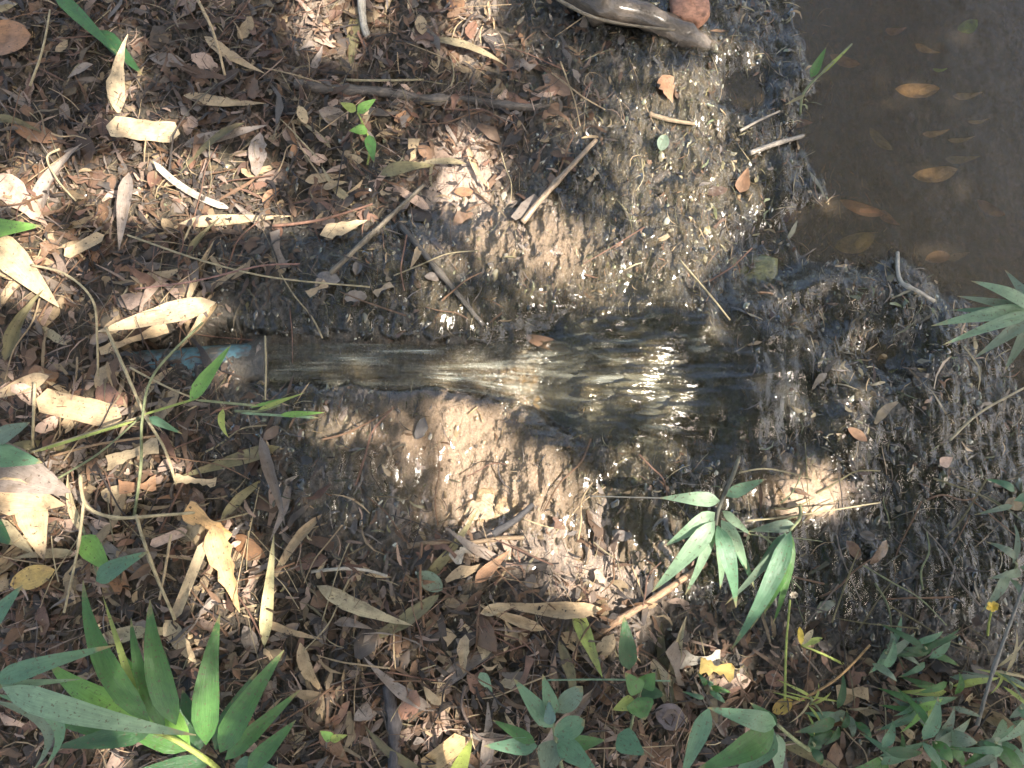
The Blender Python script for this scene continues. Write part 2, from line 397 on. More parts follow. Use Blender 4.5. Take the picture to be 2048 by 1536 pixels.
sheet('stream', sx, sy, sz2, np.stack([(SU-492)/200, TT], -1), M['stream'], 'thin fast stream of clear brown water running out of the pipe')

fx = np.arange(-.62, .95, .0027); fy = np.arange(-.66, .90, .0027); FX, FY = np.meshgrid(fx, fy); FU, FV = to_uv(FX, FY)
fw = np.clip(1.12-ell(FU, FV, DRYL)*1.35, 0, 1); fe = stream_mask(FU, FV); fe = np.where(FU > 960, fe-(FU-960)*1.2, fe)
fan_ = ell(FU, FV, [(1260, 760, 260, 150)]); fr_ = np.hypot(FX-ox, FY-oy); fa_ = np.arctan2(FY-oy, FX-ox)
seep = .0056*perlin(FX*62, FY*24)+.0030*perlin(FX*110, FY*44)+.0008*perlin(FX*210, FY*110)
calm = 1-.7*np.clip(ell(FU, FV, SAND), 0, 1)
flowr = .0058*perlin(fr_*12+3, fa_*9)*np.clip(fr_/.14-.25, 0, 1)+.0056*perlin(FX*11, FY*75)+.0030*perlin(FX*30, FY*150)
FZ = H(FX, FY, False)+.0026+calm*(seep*(1-fan_)+flowr*fan_)-.03*(1-fw)**1.3+.009*fan_-.02*np.clip((fe+6)/12, 0, 1)
FZ = np.maximum(FZ, np.where(fw > .8, LEVEL-.004, -1))
keep_f = ((fw > .25) & (fe < 14))
n0, n1 = FX.shape; i = (np.arange(n0-1)[:, None]*n1+np.arange(n1-1)[None]); kf = keep_f[:-1, :-1] & keep_f[1:, :-1] & keep_f[:-1, 1:] & keep_f[1:, 1:]; i = i[kf]
used = np.zeros(n0*n1, bool); FQ = np.stack([i, i+1, i+n1+1, i+n1], -1); used[FQ.ravel()] = True; new = np.cumsum(used)-1
mesh_v = np.stack([FX, FY, FZ], -1).reshape(-1, 3)[used]; FQ = new[FQ].astype(np.int32)
me = bpy.data.meshes.new('seep'); me.vertices.add(len(mesh_v)); me.vertices.foreach_set('co', mesh_v.astype(np.float32).ravel())
me.loops.add(FQ.size); me.loops.foreach_set('vertex_index', FQ.ravel()); me.polygons.add(len(FQ)); me.polygons.foreach_set('loop_start', np.arange(0, FQ.size, 4, dtype=np.int32))
me.polygons.foreach_set('use_smooth', np.ones(len(FQ), bool)); me.update(); me.materials.append(M['seep'])
seep_o = link(bpy.data.objects.new('seep', me)); tag(seep_o, 'thin rippled film of water seeping over the mud', None, kind='structure')

# ------------------------------------------------------------------ unseen shade tree overhead (crown gaps shaped to let sun onto chosen patches)
LIT = [(640, 60, 85, 75), (930, 55, 60, 95), (735, 40, 30, 60), (320, 380, 190, 75), (50, 380, 70, 70), (480, 440, 110, 34), (690, 440, 52, 36), (240, 140, 36, 90), (285, 262, 85, 36), (460, 270, 70, 22, .7),
       (920, 370, 62, 100), (1000, 450, 90, 70), (1085, 490, 62, 60), (1010, 320, 80, 40, .6), (880, 860, 120, 70), (960, 985, 140, 85), (1000, 1080, 110, 60, .8), (1190, 1120, 140, 110), (1340, 1100, 90, 70), (1420, 1030, 60, 60), (1610, 985, 90, 55), (1710, 830, 32, 110, .8),
       (1070, 750, 85, 70), (1290, 770, 75, 70), (830, 745, 80, 30, .8), (1400, 680, 40, 40, .6), (640, 850, 80, 40, .8), (420, 1130, 75, 100), (260, 925, 90, 45), (310, 635, 130, 42), (55, 545, 75, 80), (70, 980, 90, 90), (150, 815, 90, 34), (40, 770, 60, 30),
       (260, 1430, 110, 60), (330, 1330, 40, 80), (840, 1420, 75, 60), (780, 1280, 60, 60, .6), (1400, 1320, 70, 36), (1195, 1260, 30, 60), (1130, 180, 70, 90, .55), (1360, 200, 60, 60, .8), (1914, 327, 34, 13), (1880, 160, 34, 12), (1977, 172, 26, 9), (1925, 244, 30, 8, .8), (1760, 397, 60, 30, .6), (1935, 494, 50, 18), (720, 270, 40, 70), (820, 330, 90, 60, .6), (1300, 520, 150, 60, .55), (1580, 1280, 60, 20), (1985, 1213, 20, 20), (1590, 1190, 16, 16), (420, 745, 40, 55, .7), (545, 1150, 20, 100, .6), (640, 1370, 40, 80, .6), (1380, 330, 220, 280, .72), (1250, 540, 270, 110, .72), (850, 560, 230, 90, .6), (1150, 960, 230, 100, .6), (1640, 760, 120, 160, .5), (700, 740, 130, 26, .6), (960, 740, 70, 50, .7), (1180, 760, 90, 80, .6), (640, 1000, 60, 60, .4), (880, 250, 160, 70, .45), (1020, 130, 120, 90, .45), (560, 1280, 200, 120, .35), (1700, 650, 100, 160, .35)]
def crown(n, seed, x0, x1, y0, y1, zlo, zhi, keep, ln, wdt):
    g = np.random.default_rng(seed)
    gxp = g.uniform(x0, x1, n); gyp = g.uniform(y0, y1, n); z = g.uniform(zlo, zhi, n)
    uu, vv = to_uv(gxp, gyp)
    ok = g.random(n) < keep(uu, vv)
    gxp, gyp, z = gxp[ok], gyp[ok], z[ok]; n = len(z)
    c = np.stack([gxp+SDIR.x/SDIR.z*z, gyp+SDIR.y/SDIR.z*z, z], -1)
    a = g.uniform(0, 2*np.pi, n); e = g.uniform(-.6, .35, n)
    d = np.stack([np.cos(a)*np.cos(e), np.sin(a)*np.cos(e), np.sin(e)], -1)
    s = np.stack([-np.sin(a), np.cos(a), g.uniform(-.5, .5, n)], -1); s /= np.linalg.norm(s, axis=1)[:, None]
    L = g.uniform(.7, 1.2, n)[:, None]*ln; W = g.uniform(.7, 1.2, n)[:, None]*wdt
    V = np.stack([c-d*L/2, c-d*L*.2+s*W/2, c+d*L*.12+s*W*.45-np.array([0, 0, .006]), c+d*L/2-np.array([0, 0, .02]), c+d*L*.12-s*W*.45-np.array([0, 0, .006]), c-d*L*.2-s*W/2], 1).reshape(-1, 3)
    b = np.arange(n)[:, None]*6
    F = np.concatenate([b+np.array([[0, 1, 5]]), b+np.array([[2, 3, 4]])], 0); Q = np.concatenate([b+np.array([[1, 2, 4, 5]])], 0)
    return V, F.tolist()+Q.tolist(), n
def keep_in(u, v): return 1-np.clip(ell(u, v, [(a, b, c*1.14, d*1.14, *k) for a, b, c, d, *k in LIT])*1.5, 0, 1)
tree = bpy.data.objects.new('shade_tree', None); link(tree); tree.location = (1.7, 2.6, -.1)
tag(tree, 'unseen broad leafy tree overhanging the stream, crown gaps shaped to dapple the light', 'tree')
def part_of_tree(name, V, F, m, U=None, col=None):
    return mesh_obj(name, [Vector(v)-tree.location for v in V], F, m, uvs=U, parent=tree, col=col)
V, F, U = tube([(1.7, 2.6, -.2), (1.72, 2.5, 1), (1.8, 2.1, 2.2), (2.0, 1.5, 3.2), (2.3, .6, 3.9)], .13, .05, 12, .06)
part_of_tree('trunk', V, F, M['bark'], U, COL['grey'])
for e in [(3.6, -.9, 3.3), (2.4, -1.6, 3.5), (1.2, -.6, 3.6), (3.4, .5, 3.8), (1.0, 1.2, 3.6)]:
    V, F, U = tube([(1.95, 1.6, 3.1), (2.0+(e[0]-2)*.4, 1.4+(e[1]-1.4)*.45, 3.5), e], .04, .012, 8, .06); part_of_tree('limb', V, F, M['bark'], U, COL['grey'])
V1, F1, n1 = crown(30000, 3, -1.25, 1.25, -.95, 1.2, 2.0, 3.0, keep_in, .07, .03)
V3, F3, n3 = crown(5200, 5, -7, 7, -7, 7, 3.0, 6.0, lambda u, v: ((u < -900) | (u > 3000) | (v < -700) | (v > 2300))*1.0, .36, .17)
V2, F2, n2 = crown(2600, 4, -2.4, 3.0, -2.4, 2.8, 2.6, 4.2, lambda u, v: ((u < -250) | (u > 2300) | (v < -300) | (v > 1800))*1.0, .18, .07)
F2 = [tuple(i+len(V1) for i in f) for f in F2]
F3 = [tuple(i+len(V1)+len(V2) for i in f) for f in F3]
cr = part_of_tree('crown', np.concatenate([V1, V2, V3]).tolist(), F1+F2+F3, M['canopy'])
ca = cr.data.attributes.new('col', 'FLOAT_COLOR', 'POINT')
cc = np.repeat(nrg.uniform(.7, 1.3, (n1+n2+n3, 1)), 6, 0)*np.array([[.085, .13, .04]]); ca.data.foreach_set('color', np.concatenate([cc, np.ones((len(cc), 1))], 1).astype(np.float32).ravel())
cr['kind'] = 'stuff'

# ------------------------------------------------------------------ litter that nobody could count
def litter(name, label, n, seed, ln, wd, weight, palette, mat_, lift, ang=None, seg=3, tilt=.5, arch=.15):
    g = np.random.default_rng(seed)
    x = g.uniform(-1.3, 1.3, n); y = g.uniform(-1.0, 1.3, n); u, v = to_uv(x, y)
    ok = g.random(n) < weight(u, v); x, y, u, v = x[ok], y[ok], u[ok], v[ok]; n = len(x)
    z = H(x, y); a = g.uniform(0, 2*np.pi, n)
    if ang is not None:
        aa, kk = ang(u, v); a = np.where(g.random(n) < kk, aa+g.normal(0, .45, n), a)
    e = g.normal(0, tilt, n)*.5
    L = ln*np.exp(g.normal(0, .5, n)); W = wd*np.exp(g.normal(0, .5, n))
    d = np.stack([np.cos(a)*np.cos(e), np.sin(a)*np.cos(e), np.sin(e)], -1)
    s = np.stack([-np.sin(a), np.cos(a), g.normal(0, tilt, n)], -1); s /= np.linalg.norm(s, axis=1)[:, None]
    c = np.stack([x, y, z+lift*g.random(n)], -1)
    bend = g.normal(0, .12, n); rows = []; uvr = []
    for i in range(seg+1):
        t = i/seg; f = np.sin(np.pi*(.12+.76*t))
        mid = c+d*((t-.5)*L)[:, None]+s*((t*(1-t)*4)*bend*L)[:, None]+np.array([0, 0, 1])*((t*(1-t)*4)*arch*L*g.uniform(-.3, 1, n))[:, None]
        hw = (W*.5*f*g.uniform(.2, 1.5, n))[:, None]; hw2 = (W*.5*f*g.uniform(.2, 1.5, n))[:, None]
        rows += [mid-s*hw, mid+s*hw2]; uvr += [np.stack([np.full(n, t), g.random(n)*.0], -1), np.stack([np.full(n, t), np.ones(n)], -1)]
    k = 2*(seg+1); V = np.stack(rows, 1).reshape(-1, 3); U = np.stack(uvr, 1).reshape(-1, 2)
    b = (np.arange(n)*k)[:, None]
    F = np.concatenate([b+np.array([[2*i, 2*i+2, 2*i+3, 2*i+1]]) for i in range(seg)], 0).astype(np.int32)
    me = bpy.data.meshes.new(name); me.vertices.add(len(V)); me.vertices.foreach_set('co', V.astype(np.float32).ravel())
    me.loops.add(F.size); me.loops.foreach_set('vertex_index', F.ravel()); me.polygons.add(len(F)); me.polygons.foreach_set('loop_start', np.arange(0, F.size, 4, dtype=np.int32))
    me.polygons.foreach_set('use_smooth', np.ones(len(F), bool)); me.update()
    l = me.uv_layers.new(name='UVMap'); l.data.foreach_set('uv', U[F.ravel()].astype(np.float32).ravel())
    pal = np.array([COL[p] for p in palette]); cols = pal[g.integers(0, len(pal), n)]*g.uniform(.35, 1.0, (n, 1))*(1-.72*np.clip(ell(u, v, MUD_SHADE), 0, 1))[:, None]; cols = np.repeat(cols, k, 0)
    at_ = me.attributes.new('col', 'FLOAT_COLOR', 'POINT'); at_.data.foreach_set('color', np.concatenate([cols, np.ones((len(cols), 1))], 1).astype(np.float32).ravel())
    me.materials.append(M[mat_]); o = link(bpy.data.objects.new(name, me)); tag(o, label, None, kind='stuff'); return o
def wdry(u, v):
    e = stream_mask(u, v); d = np.interp(v, SH_V, SH_U)-u
    return np.clip(ell(u, v, DRYL)*1.3-.14, 0, 1)*(e < -6)*(d > -40)*(1-.93*ell(u, v, BARE))
def wwet(u, v):
    e = stream_mask(u, v); d = np.interp(v, SH_V, SH_U)-u
    return np.clip(1.0-ell(u, v, DRYL)*.8-ell(u, v, SAND)*.75-ell(u, v, [(1270, 760, 250, 130)]), 0, 1)*(e < -4)*np.clip(1+d/120, 0, 1)
def vert_bias(u, v):
    k = .7*ell(u, v, [(1200, 300, 420, 380), (1150, 560, 400, 160), (750, 520, 200, 120, .6), (900, 1000, 350, 160, .6), (1250, 1150, 300, 150, .5)])
    return np.full(np.shape(u), R(82)), k
litter('leaf_litter', 'broken brown leaf fragments covering the dry bank', 38000, 21, .021, .0058, wdry, ['brown', 'dark', 'grey', 'brown', 'dark', 'redbrown', 'tan', 'pink', 'dark'], 'litter', .014, tilt=.6)
litter('matted_leaf', 'flattened overlapping pinkish brown leaf mat on the bank', 9000, 25, .036, .013, wdry, ['brown', 'pink', 'grey', 'redbrown', 'tan', 'brown', 'dark'], 'litter', .009, tilt=.35, seg=4, arch=.10)
litter('needle_litter', 'thin dry straws and fibres strewn over the bank', 26000, 22, .042, .0015, wdry, ['straw', 'tan', 'redbrown', 'brown', 'pink', 'grey', 'dark', 'brown'], 'litter', .018, seg=4, arch=.06)
litter('wet_debris', 'small wet plant fragments pressed into the mud', 24000, 23, .012, .0030, wwet, ['dark', 'brown', 'olive', 'dark', 'grey', 'dark', 'brown', 'dark', 'tan'], 'wlitter', .008, ang=vert_bias, tilt=.8)
litter('wet_fibre', 'thin wet rootlets and fibres in the mud', 11000, 24, .030, .0012, wwet, ['dark', 'olive', 'straw', 'grey', 'brown', 'tan'], 'wlitter', .008, seg=4, ang=vert_bias, arch=.06)


litter('margin_debris', 'soaked leaf scraps and grass bits along the dark margin at right', 9000, 27, .022, .0042, lambda u, v: wwet(u, v)*np.clip(ell(u, v, [(1780, 900, 330, 380), (1500, 350, 200, 330, .5), (600, 560, 200, 90, .6), (560, 930, 200, 80, .7)]), 0, 1), ['brown', 'olive', 'grey', 'tan', 'dark', 'stemg', 'straw'], 'wlitter', .012, tilt=.7, arch=.12)

def grit(name, label, n, seed, size, weight, palette, pw):
    g = np.random.default_rng(seed)
    x = g.uniform(-1.15, 1.2, n); y = g.uniform(-.85, 1.15, n); u, v = to_uv(x, y)
    ok = g.random(n) < weight(u, v); x, y, u, v = x[ok], y[ok], u[ok], v[ok]; n = len(x)
    sz = size*np.exp(g.normal(0, .45, n)); z = H(x, y)+sz*.1
    a = np.where(g.random(n) < .75, R(84)+g.normal(0, .3, n), g.uniform(0, 6.28, n))
    d = np.stack([np.cos(a), np.sin(a), g.normal(0, .25, n)], -1); s_ = np.stack([-np.sin(a), np.cos(a), g.normal(0, .25, n)], -1); up = np.cross(d, s_)
    c = np.stack([x, y, z], -1); ln = (sz*g.uniform(.8, 2.0, n))[:, None]; wd = (sz*g.uniform(.6, 1.0, n))[:, None]; ht = (sz*g.uniform(.45, .8, n))[:, None]
    j = lambda: g.uniform(.7, 1.3, n)[:, None]
    q = .72
    rows = [c+d*ln*.5*j()+s_*wd*.1, c+d*ln*.3*q*j()+s_*wd*.5*q*j(), c+s_*wd*.55*j()-d*ln*.1, c-d*ln*.35*j()+s_*wd*.3*j(), c-d*ln*.5*j(), c-d*ln*.3*j()-s_*wd*.38*j(), c-s_*wd*.55*j()+d*ln*.1, c+d*ln*.35*j()-s_*wd*.3*j(), c+up*ht*.5*j()+d*ln*.2, c+up*ht*.5*j()-d*ln*.2]
    k = len(rows); V = np.stack(rows, 1).reshape(-1, 3); b = (np.arange(n)*k)[:, None]
    tri = [(0, 1, 8), (1, 2, 8), (2, 9, 8), (2, 3, 9), (3, 4, 9), (4, 5, 9), (5, 6, 9), (6, 8, 9), (6, 7, 8), (7, 0, 8)]
    F = np.concatenate([b+np.array([t_]) for t_ in tri], 0).astype(np.int32)
    me = bpy.data.meshes.new(name); me.vertices.add(len(V)); me.vertices.foreach_set('co', V.astype(np.float32).ravel())
    me.loops.add(F.size); me.loops.foreach_set('vertex_index', F.ravel()); me.polygons.add(len(F)); me.polygons.foreach_set('loop_start', np.arange(0, F.size, 3, dtype=np.int32))
    me.polygons.foreach_set('use_smooth', np.ones(len(F), bool)); me.update()
    pal = np.array(palette); cols = pal[g.choice(len(pal), n, p=np.array(pw)/sum(pw))]*g.uniform(.6, 1.3, (n, 1))*(1-.7*np.clip(ell(u, v, MUD_SHADE), 0, 1))[:, None]
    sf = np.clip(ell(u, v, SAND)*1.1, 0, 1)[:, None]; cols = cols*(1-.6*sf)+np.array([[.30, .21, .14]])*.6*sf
    cols = np.repeat(cols, k, 0)
    at_ = me.attributes.new('col', 'FLOAT_COLOR', 'POINT'); at_.data.foreach_set('color', np.concatenate([cols, np.ones((len(cols), 1))], 1).astype(np.float32).ravel())
    me.materials.append(M['grit']); o = link(bpy.data.objects.new(name, me)); tag(o, label, None, kind='stuff'); return o
def m_grit():
    m, t, p = mat('wet_grit')
    t.links.new(nd(t, 'ShaderNodeAttribute', attribute_name='col').outputs['Color'], p.inputs['Base Color'])
    p.inputs['Roughness'].default_value = .16; p.inputs['Specular IOR Level'].default_value = .8; p.inputs['Coat Weight'].default_value = 1; p.inputs['Coat Roughness'].default_value = .05; p.inputs['Coat IOR'].default_value = 1.6
    return m
M['grit'] = m_grit()
def wgrit(u, v):
    d = np.interp(v, SH_V, SH_U)-u; e = stream_mask(u, v)
    return np.clip(1.05-ell(u, v, DRYL)*1.15-ell(u, v, SAND)*.8-.8*ell(u, v, [(1270, 760, 250, 130)]), 0, 1)*np.clip(1+d/90, 0, 1)*np.where(e > 0, .2, 1)
grit('wet_gravel', 'wet grit and crumbs of mud glinting along the seep', 24000, 31, .0042, wgrit, [(.03, .026, .018), (.085, .066, .04), (.125, .125, .07), (.22, .19, .12), (.40, .38, .29)], [3.6, 3, 3, 2, 1.0])  # palest grains paint glints of sky and sun into the grit

# ------------------------------------------------------------------ the pipe the stream runs out of
B = G(250, 738); B.z = .028
E = at(532, 737, .030)
pipe = link(bpy.data.objects.new('water_pipe', None)); pipe.location = B
tag(pipe, 'mud-caked blue plastic pipe end at the head of the stream', 'pipe')
def ring_pipe(a, b, ro, ri, n=28, segs=24):
    d = (b-a); t = d.normalized(); x = t.cross(Z).normalized(); y = x.cross(t); V, F, U = [], [], []
    for i in range(segs+1):
        for r_ in (ro, ri):
            for k in range(n):
                an_ = 2*math.pi*k/n; V.append(a+d*(i/segs)+(x*math.cos(an_)+y*math.sin(an_))*r_); U.append((i/segs, k/n))
    for i in range(segs):
        for q in (0, n):
            for k in range(n):
                k2 = (k+1) % n; F.append((i*2*n+q+k, i*2*n+q+k2, (i+1)*2*n+q+k2, (i+1)*2*n+q+k))
    for i in (0, segs):
        for k in range(n):
            k2 = (k+1) % n; F.append((i*2*n+k, i*2*n+k2, i*2*n+n+k2, i*2*n+n+k))
    return V, F, U
V, F, U = ring_pipe(Vector((0, 0, 0)), E-B, .043, .038)
mesh_obj('pipe_wall', V, F, M['pipe'], uvs=U, parent=pipe)
d_ = (E-B).normalized()
V, F, U = ring_pipe((E-B)-d_*.004, (E-B)+d_*.003, .0455, .0375, segs=1)
mesh_obj('pipe_rim', V, F, M['bark'], uvs=U, parent=pipe, col=COL['grey'])
# ------------------------------------------------------------------ fallen leaves with a place and look of their own
DL = 'dead_leaf'
LEAVES = [  # (u,v,h) (u,v,h) width colour label extra
 ((240, 232, .012), (256, 68, .05), 40, 'cream', 'upright tan dry leaf with bitten edges at upper left', dict(ragged=.5, bend=-.012)),
 ((212, 252, .02), (360, 268, .012), 50, 'cream', 'broad cream leaf piece lying across the foot of the upright tan leaf', dict(kind='strap', ragged=.15, fold=.05)),
 ((365, 292, .008), (535, 250, .02), 32, 'grey', 'grey-tan dry leaf lying right of the broad cream leaf piece', dict()),
 ((-30, 90, .02), (62, 70, .015), 95, 'orange', 'large orange-brown leaf cut by the upper left edge', dict(kind='oval')),
 ((298, 112, .012), (372, 130, .01), 34, 'grey', 'small grey-brown leaf right of the upright tan leaf', dict(kind='oval')),
 ((25, 250, .012), (115, 282, .01), 42, 'orange', 'rusty orange leaf left of the broad cream leaf piece', dict(kind='oval')),
 ((306, 322, .02), (462, 418, .012), 15, 'white', 'thin bleached curved leaf strip in the sunlit patch at left', dict(bend=.012, kind='strap')),
 ((358, 447, .012), (582, 432, .02), 26, 'cream', 'sunlit yellow-cream leaf pointing right below the bleached strip', dict()),
 ((258, 345, .04), (238, 500, .02), 32, 'grey', 'brown-grey leaf standing upright in the straw tangle', dict(fold=.4)),
 ((128, 512, .015), (208, 470, .02), 26, 'tan', 'short tan leaf beneath the straw tangle at left', dict(kind='strap')),
 ((-20, 470, .03), (118, 614, .02), 62, 'cream', 'wide cream leaf pointing down from the left edge', dict(fold=.3)),
 ((-20, 520, .012), (92, 582, .01), 40, 'tan', 'tan leaf tucked under the wide cream leaf at left edge', dict()),
 ((-15, 350, .015), (95, 450, .012), 60, 'pink', 'pinkish sunlit leaf at the left edge above a green blade', dict(ragged=.3)),
 ((520, 265, .015), (512, 352, .012), 40, 'grey', 'decayed pale grey leaf above the fallen branch stub', dict(kind='oval', ragged=.4)),
 ((432, 605, .03), (192, 664, .02), 48, 'cream', 'long cream leaf with dark specks above the blue pipe', dict(ragged=.12)),
 ((335, 655, .02), (200, 704, .015), 26, 'tan', 'tattered tan leaf strip just above the blue pipe', dict(ragged=.6, kind='torn')),
 ((98, 752, .02), (-30, 800, .015), 34, 'tan', 'plain tan leaf entering at the left edge level with the pipe', dict()),
 ((72, 798, .02), (245, 838, .012), 50, 'tan', 'stiff tan leaf beside the green stem at left', dict(kind='strap', ragged=.1)),
 ((215, 925, .02), (318, 890, .03), 34, 'cream', 'small cream leaf behind the vertical green stem', dict(ragged=.4, kind='torn')),
 ((560, 893, .01), (356, 955, .015), 28, 'olive', 'olive wet leaf lying along the lower bank of the stream', dict()),
 ((350, 958, .02), (432, 966, .012), 20, 'cream', 'torn pale leaf shred at the end of the olive leaf', dict(kind='torn', ragged=.9)),
 ((-40, 915, .05), (142, 985, .03), 92, 'grey', 'large grey-tan folded leaf at the left edge', dict(fold=.35)),
 ((-30, 985, .04), (130, 1010, .03), 70, 'tan', 'broad tan leaf under the grey-tan folded leaf', dict(fold=.3, ragged=.2)),
 ((60, 990, .03), (88, 1120, .03), 60, 'tan', 'tan leaf hanging down in the left leaf pile', dict(fold=.3)),
 ((-10, 1040, .02), (70, 1110, .02), 30, 'straw', 'narrow straw leaf crossing the left leaf pile', dict()),
 ((20, 1170, .02), (110, 1140, .02), 44, (.50, .33, .10), 'yellow-brown leaf below the left leaf pile', dict(kind='oval')),
 ((412, 1080, .03), (348, 1240, .02), 20, 'cream', 'straight cream leaf blade slanting down beside the shredded leaf', dict(kind='strap')),
 ((425, 1050, .03), (480, 1225, .02), 46, (.50, .32, .15), 'shredded orange-tan leaf hanging point down', dict(ragged=.5, fold=.4)),
 ((370, 1020, .025), (460, 1075, .025), 36, (.55, .33, .14), 'crumpled orange leaf top of the shredded leaf', dict(ragged=.9, kind='torn')),
 ((528, 1295, .012), (548, 1068, .06), 24, (.42, .36, .18), 'slim olive-tan leaf standing on end in the lower litter', dict()),
 ((600, 1285, .02), (665, 1405, .01), 24, 'tan', 'bent tan leaf in the litter right of the bamboo plant', dict(bend=.01)),
 ((300, 1090, .02), (375, 1060, .02), 18, 'pink', 'short pale leaf left of the crumpled orange leaf', dict(kind='strap')),
 ((330, 1240, .015), (395, 1330, .012), 34, 'cream', 'spotted cream leaf between the green bamboo leaves', dict(ragged=.3)),
 ((640, 1460, .012), (700, 1530, .012), 30, 'brown', 'brown curled leaf near the bottom edge', dict(curl=.4)),
 ((1148, 1215, .015), (1205, 1355, .03), 28, 'ygreen', 'yellowed leaf standing beside the slanting brown cane', dict()),
 ((835, 1145, .01), (885, 1180, .012), 34, 'greygreen', 'faded grey-green leaf under the horizontal tan stick', dict(kind='oval')),
 ((845, 1540, .012), (930, 1475, .02), 34, (.52, .34, .16), 'tan leaf leaning on the pale blade at bottom edge', dict(kind='strap')),
 ((1010, 1275, .01), (1060, 1268, .01), 16, 'cream', 'small cream leaf chip above the broad-leaved green plant', dict()),
 ((960, 1345, .02), (985, 1385, .01), 20, 'pale', 'small pale leaf hooked over beside the green plant', dict()),
 ((1310, 1420, .012), (1370, 1445, .01), 46, (.19, .145, .14), 'purple-grey rounded dead leaf among the green plants', dict(kind='oval', curl=.3)),
 ((1310, 1500, .01), (1345, 1540, .01), 30, 'orange', 'orange-brown leaf at the bottom edge below the purple-grey leaf', dict()),
 ((1400, 1332, .02), (1468, 1345, .02), 30, (.40, .28, .08), 'crumpled yellow leaf in the small sunlit spot', dict(ragged=.8, kind='torn', curl=.4)),
 ((1355, 1318, .012), (1440, 1322, .012), 34, 'white', 'bleached scrap beside the crumpled yellow leaf', dict(ragged=.6, kind='torn')),
 ((1530, 1350, .01), (1580, 1370, .01), 28, 'redbrown', 'red-brown leaf scrap above the arching green leaf', dict()),
 ((1545, 1425, .012), (1585, 1400, .012), 26, (.55, .36, .08), 'ochre leaf scrap at the crown of the arching plant', dict(kind='oval')),
 ((760, 350, .015), (872, 332, .012), 30, 'olive', 'arched olive-brown leaf above the grey stick', dict(arch=.012)),
 ((640, 470, .02), (735, 440, .015), 34, 'cream', 'sunlit cream leaf left of the grey stick', dict(ragged=.5)),
 ((610, 362, .01), (690, 350, .01), 24, 'tan', 'tan leaf left of the arched olive leaf', dict()),
 ((1480, 385, .01), (1496, 335, .015), 30, 'orange', 'small rust-coloured leaf standing in the mud by the pool', dict()),
 ((1085, 150, .01), (1140, 190, .01), 46, (.24, .15, .10), 'dull brown leaf stuck in mud below the big root', dict(kind='oval', ragged=.4)),
 ((1325, 150, .01), (1345, 205, .01), 36, 'orange', 'orange-brown leaf in mud right of the big root', dict(ragged=.5)),
 ((1895, 520, .008), (1940, 505, .01), 16, 'white', 'whitish dry leaf poking out of the pool', dict()),
 ((1850, 520, .012), (1900, 510, .014), 28, 'pink', 'pinkish dry leaf poking out of the pool', dict(kind='oval')),
 ((1696, 856, .008), (1734, 882, .012), 20, 'brown', 'upturned tan leaf in the wet margin below the pool edge', dict(kind='oval')),
 ((1880, 930, .02), (1905, 915, .02), 22, 'pink', 'single pale pink leaf in the dark wet margin at right', dict()),
 ((950, 1165, .012), (1020, 1100, .02), 24, 'orange', 'orange leaf beneath the end of the horizontal tan stick', dict()),
 ((905, 1120, .012), (940, 1090, .012), 30, 'white', 'bright white leaf scrap below the horizontal tan stick', dict(kind='torn', ragged=.6)),
 ((1045, 672, -.003), (1140, 702, .0), 26, 'brown', 'reddish leaf washed over by the stream above the splash', dict(kind='oval')),
]
for a, b, wpx, col, lab, kw in LEAVES:
    put_leaf(DL, lab, 'leaf', a, b, wpx, col, 'dry', 'fallen leaves on the bank', **kw)
SUNK = [((1790, 178), (1880, 176), 40, 'tan', 'large tan leaf lying under the pool surface'), ((1905, 192), (1965, 184), 18, 'straw', 'slim pale leaf under water right of the large tan one'),
 ((1935, 243), (1980, 236), 10, 'straw', 'narrow sliver of leaf under the pool water'), ((1845, 268), (1900, 258), 16, 'tan', 'small tan leaf under water below the large tan one'),
 ((1825, 352), (1915, 338), 38, 'cream', 'pale sunlit leaf glowing under the pool water'), ((1830, 88), (1880, 105), 20, 'tan', 'dim tan leaf near the top of the pool'),
 ((1770, 62), (1812, 55), 22, 'redbrown', 'dim reddish leaf at the top of the pool'), ((1915, 60), (1955, 40), 34, 'bright', 'greenish sunken leaf at the top right of the pool'),
 ((1865, 138), (1895, 136), 10, 'bright', 'tiny green leaf under water above the large tan one'), ((1470, 232), (1625, 245), 40, 'redbrown', 'brown sunken leaf at the edge of the pool under the mud twigs'),
 ((1680, 400), (1770, 428), 30, 'orange', 'curved rusty leaf sunk at the pool margin'), ((1670, 495), (1750, 470), 46, 'olive', 'mossy yellow-olive leaf sunk in the shallows'),
 ((1890, 318), (1960, 312), 20, 'olive', 'olive leaf under water right of the pale sunlit leaf'), ((1895, 280), (1950, 272), 12, 'straw', 'thin straw leaf under water above the pale sunlit leaf'),
 ((1660, 110), (1720, 128), 30, 'brown', 'dark brown leaf sunk beside the green sprout'), ((1740, 255), (1785, 300), 26, 'olive', 'dark olive leaf sunk in mid pool'), ((1760, 420), (1800, 450), 24, 'brown', 'brown leaf sunk near the white twigs'), ((1955, 400), (2010, 430), 28, 'brown', 'brown leaf deep in the pool near the palm leaf')]
for i, (a, b, wpx, col, lab) in enumerate(SUNK):
    A_ = at(*a, LEVEL-.0045); B_ = at(*b, LEVEL-.0035)
    V, F, U = blade(A_, B_, wpx*PX, kind='oval' if wpx > 25 else 'lance', fold=-.08, bend=.004)
    c = tuple(min(.9, q*1.6) for q in COL[col])
    tag(mesh_obj('sunken_leaf', V, F, M['wet'], A_, U, col=c), lab, 'leaf', 'leaves under the pool water')

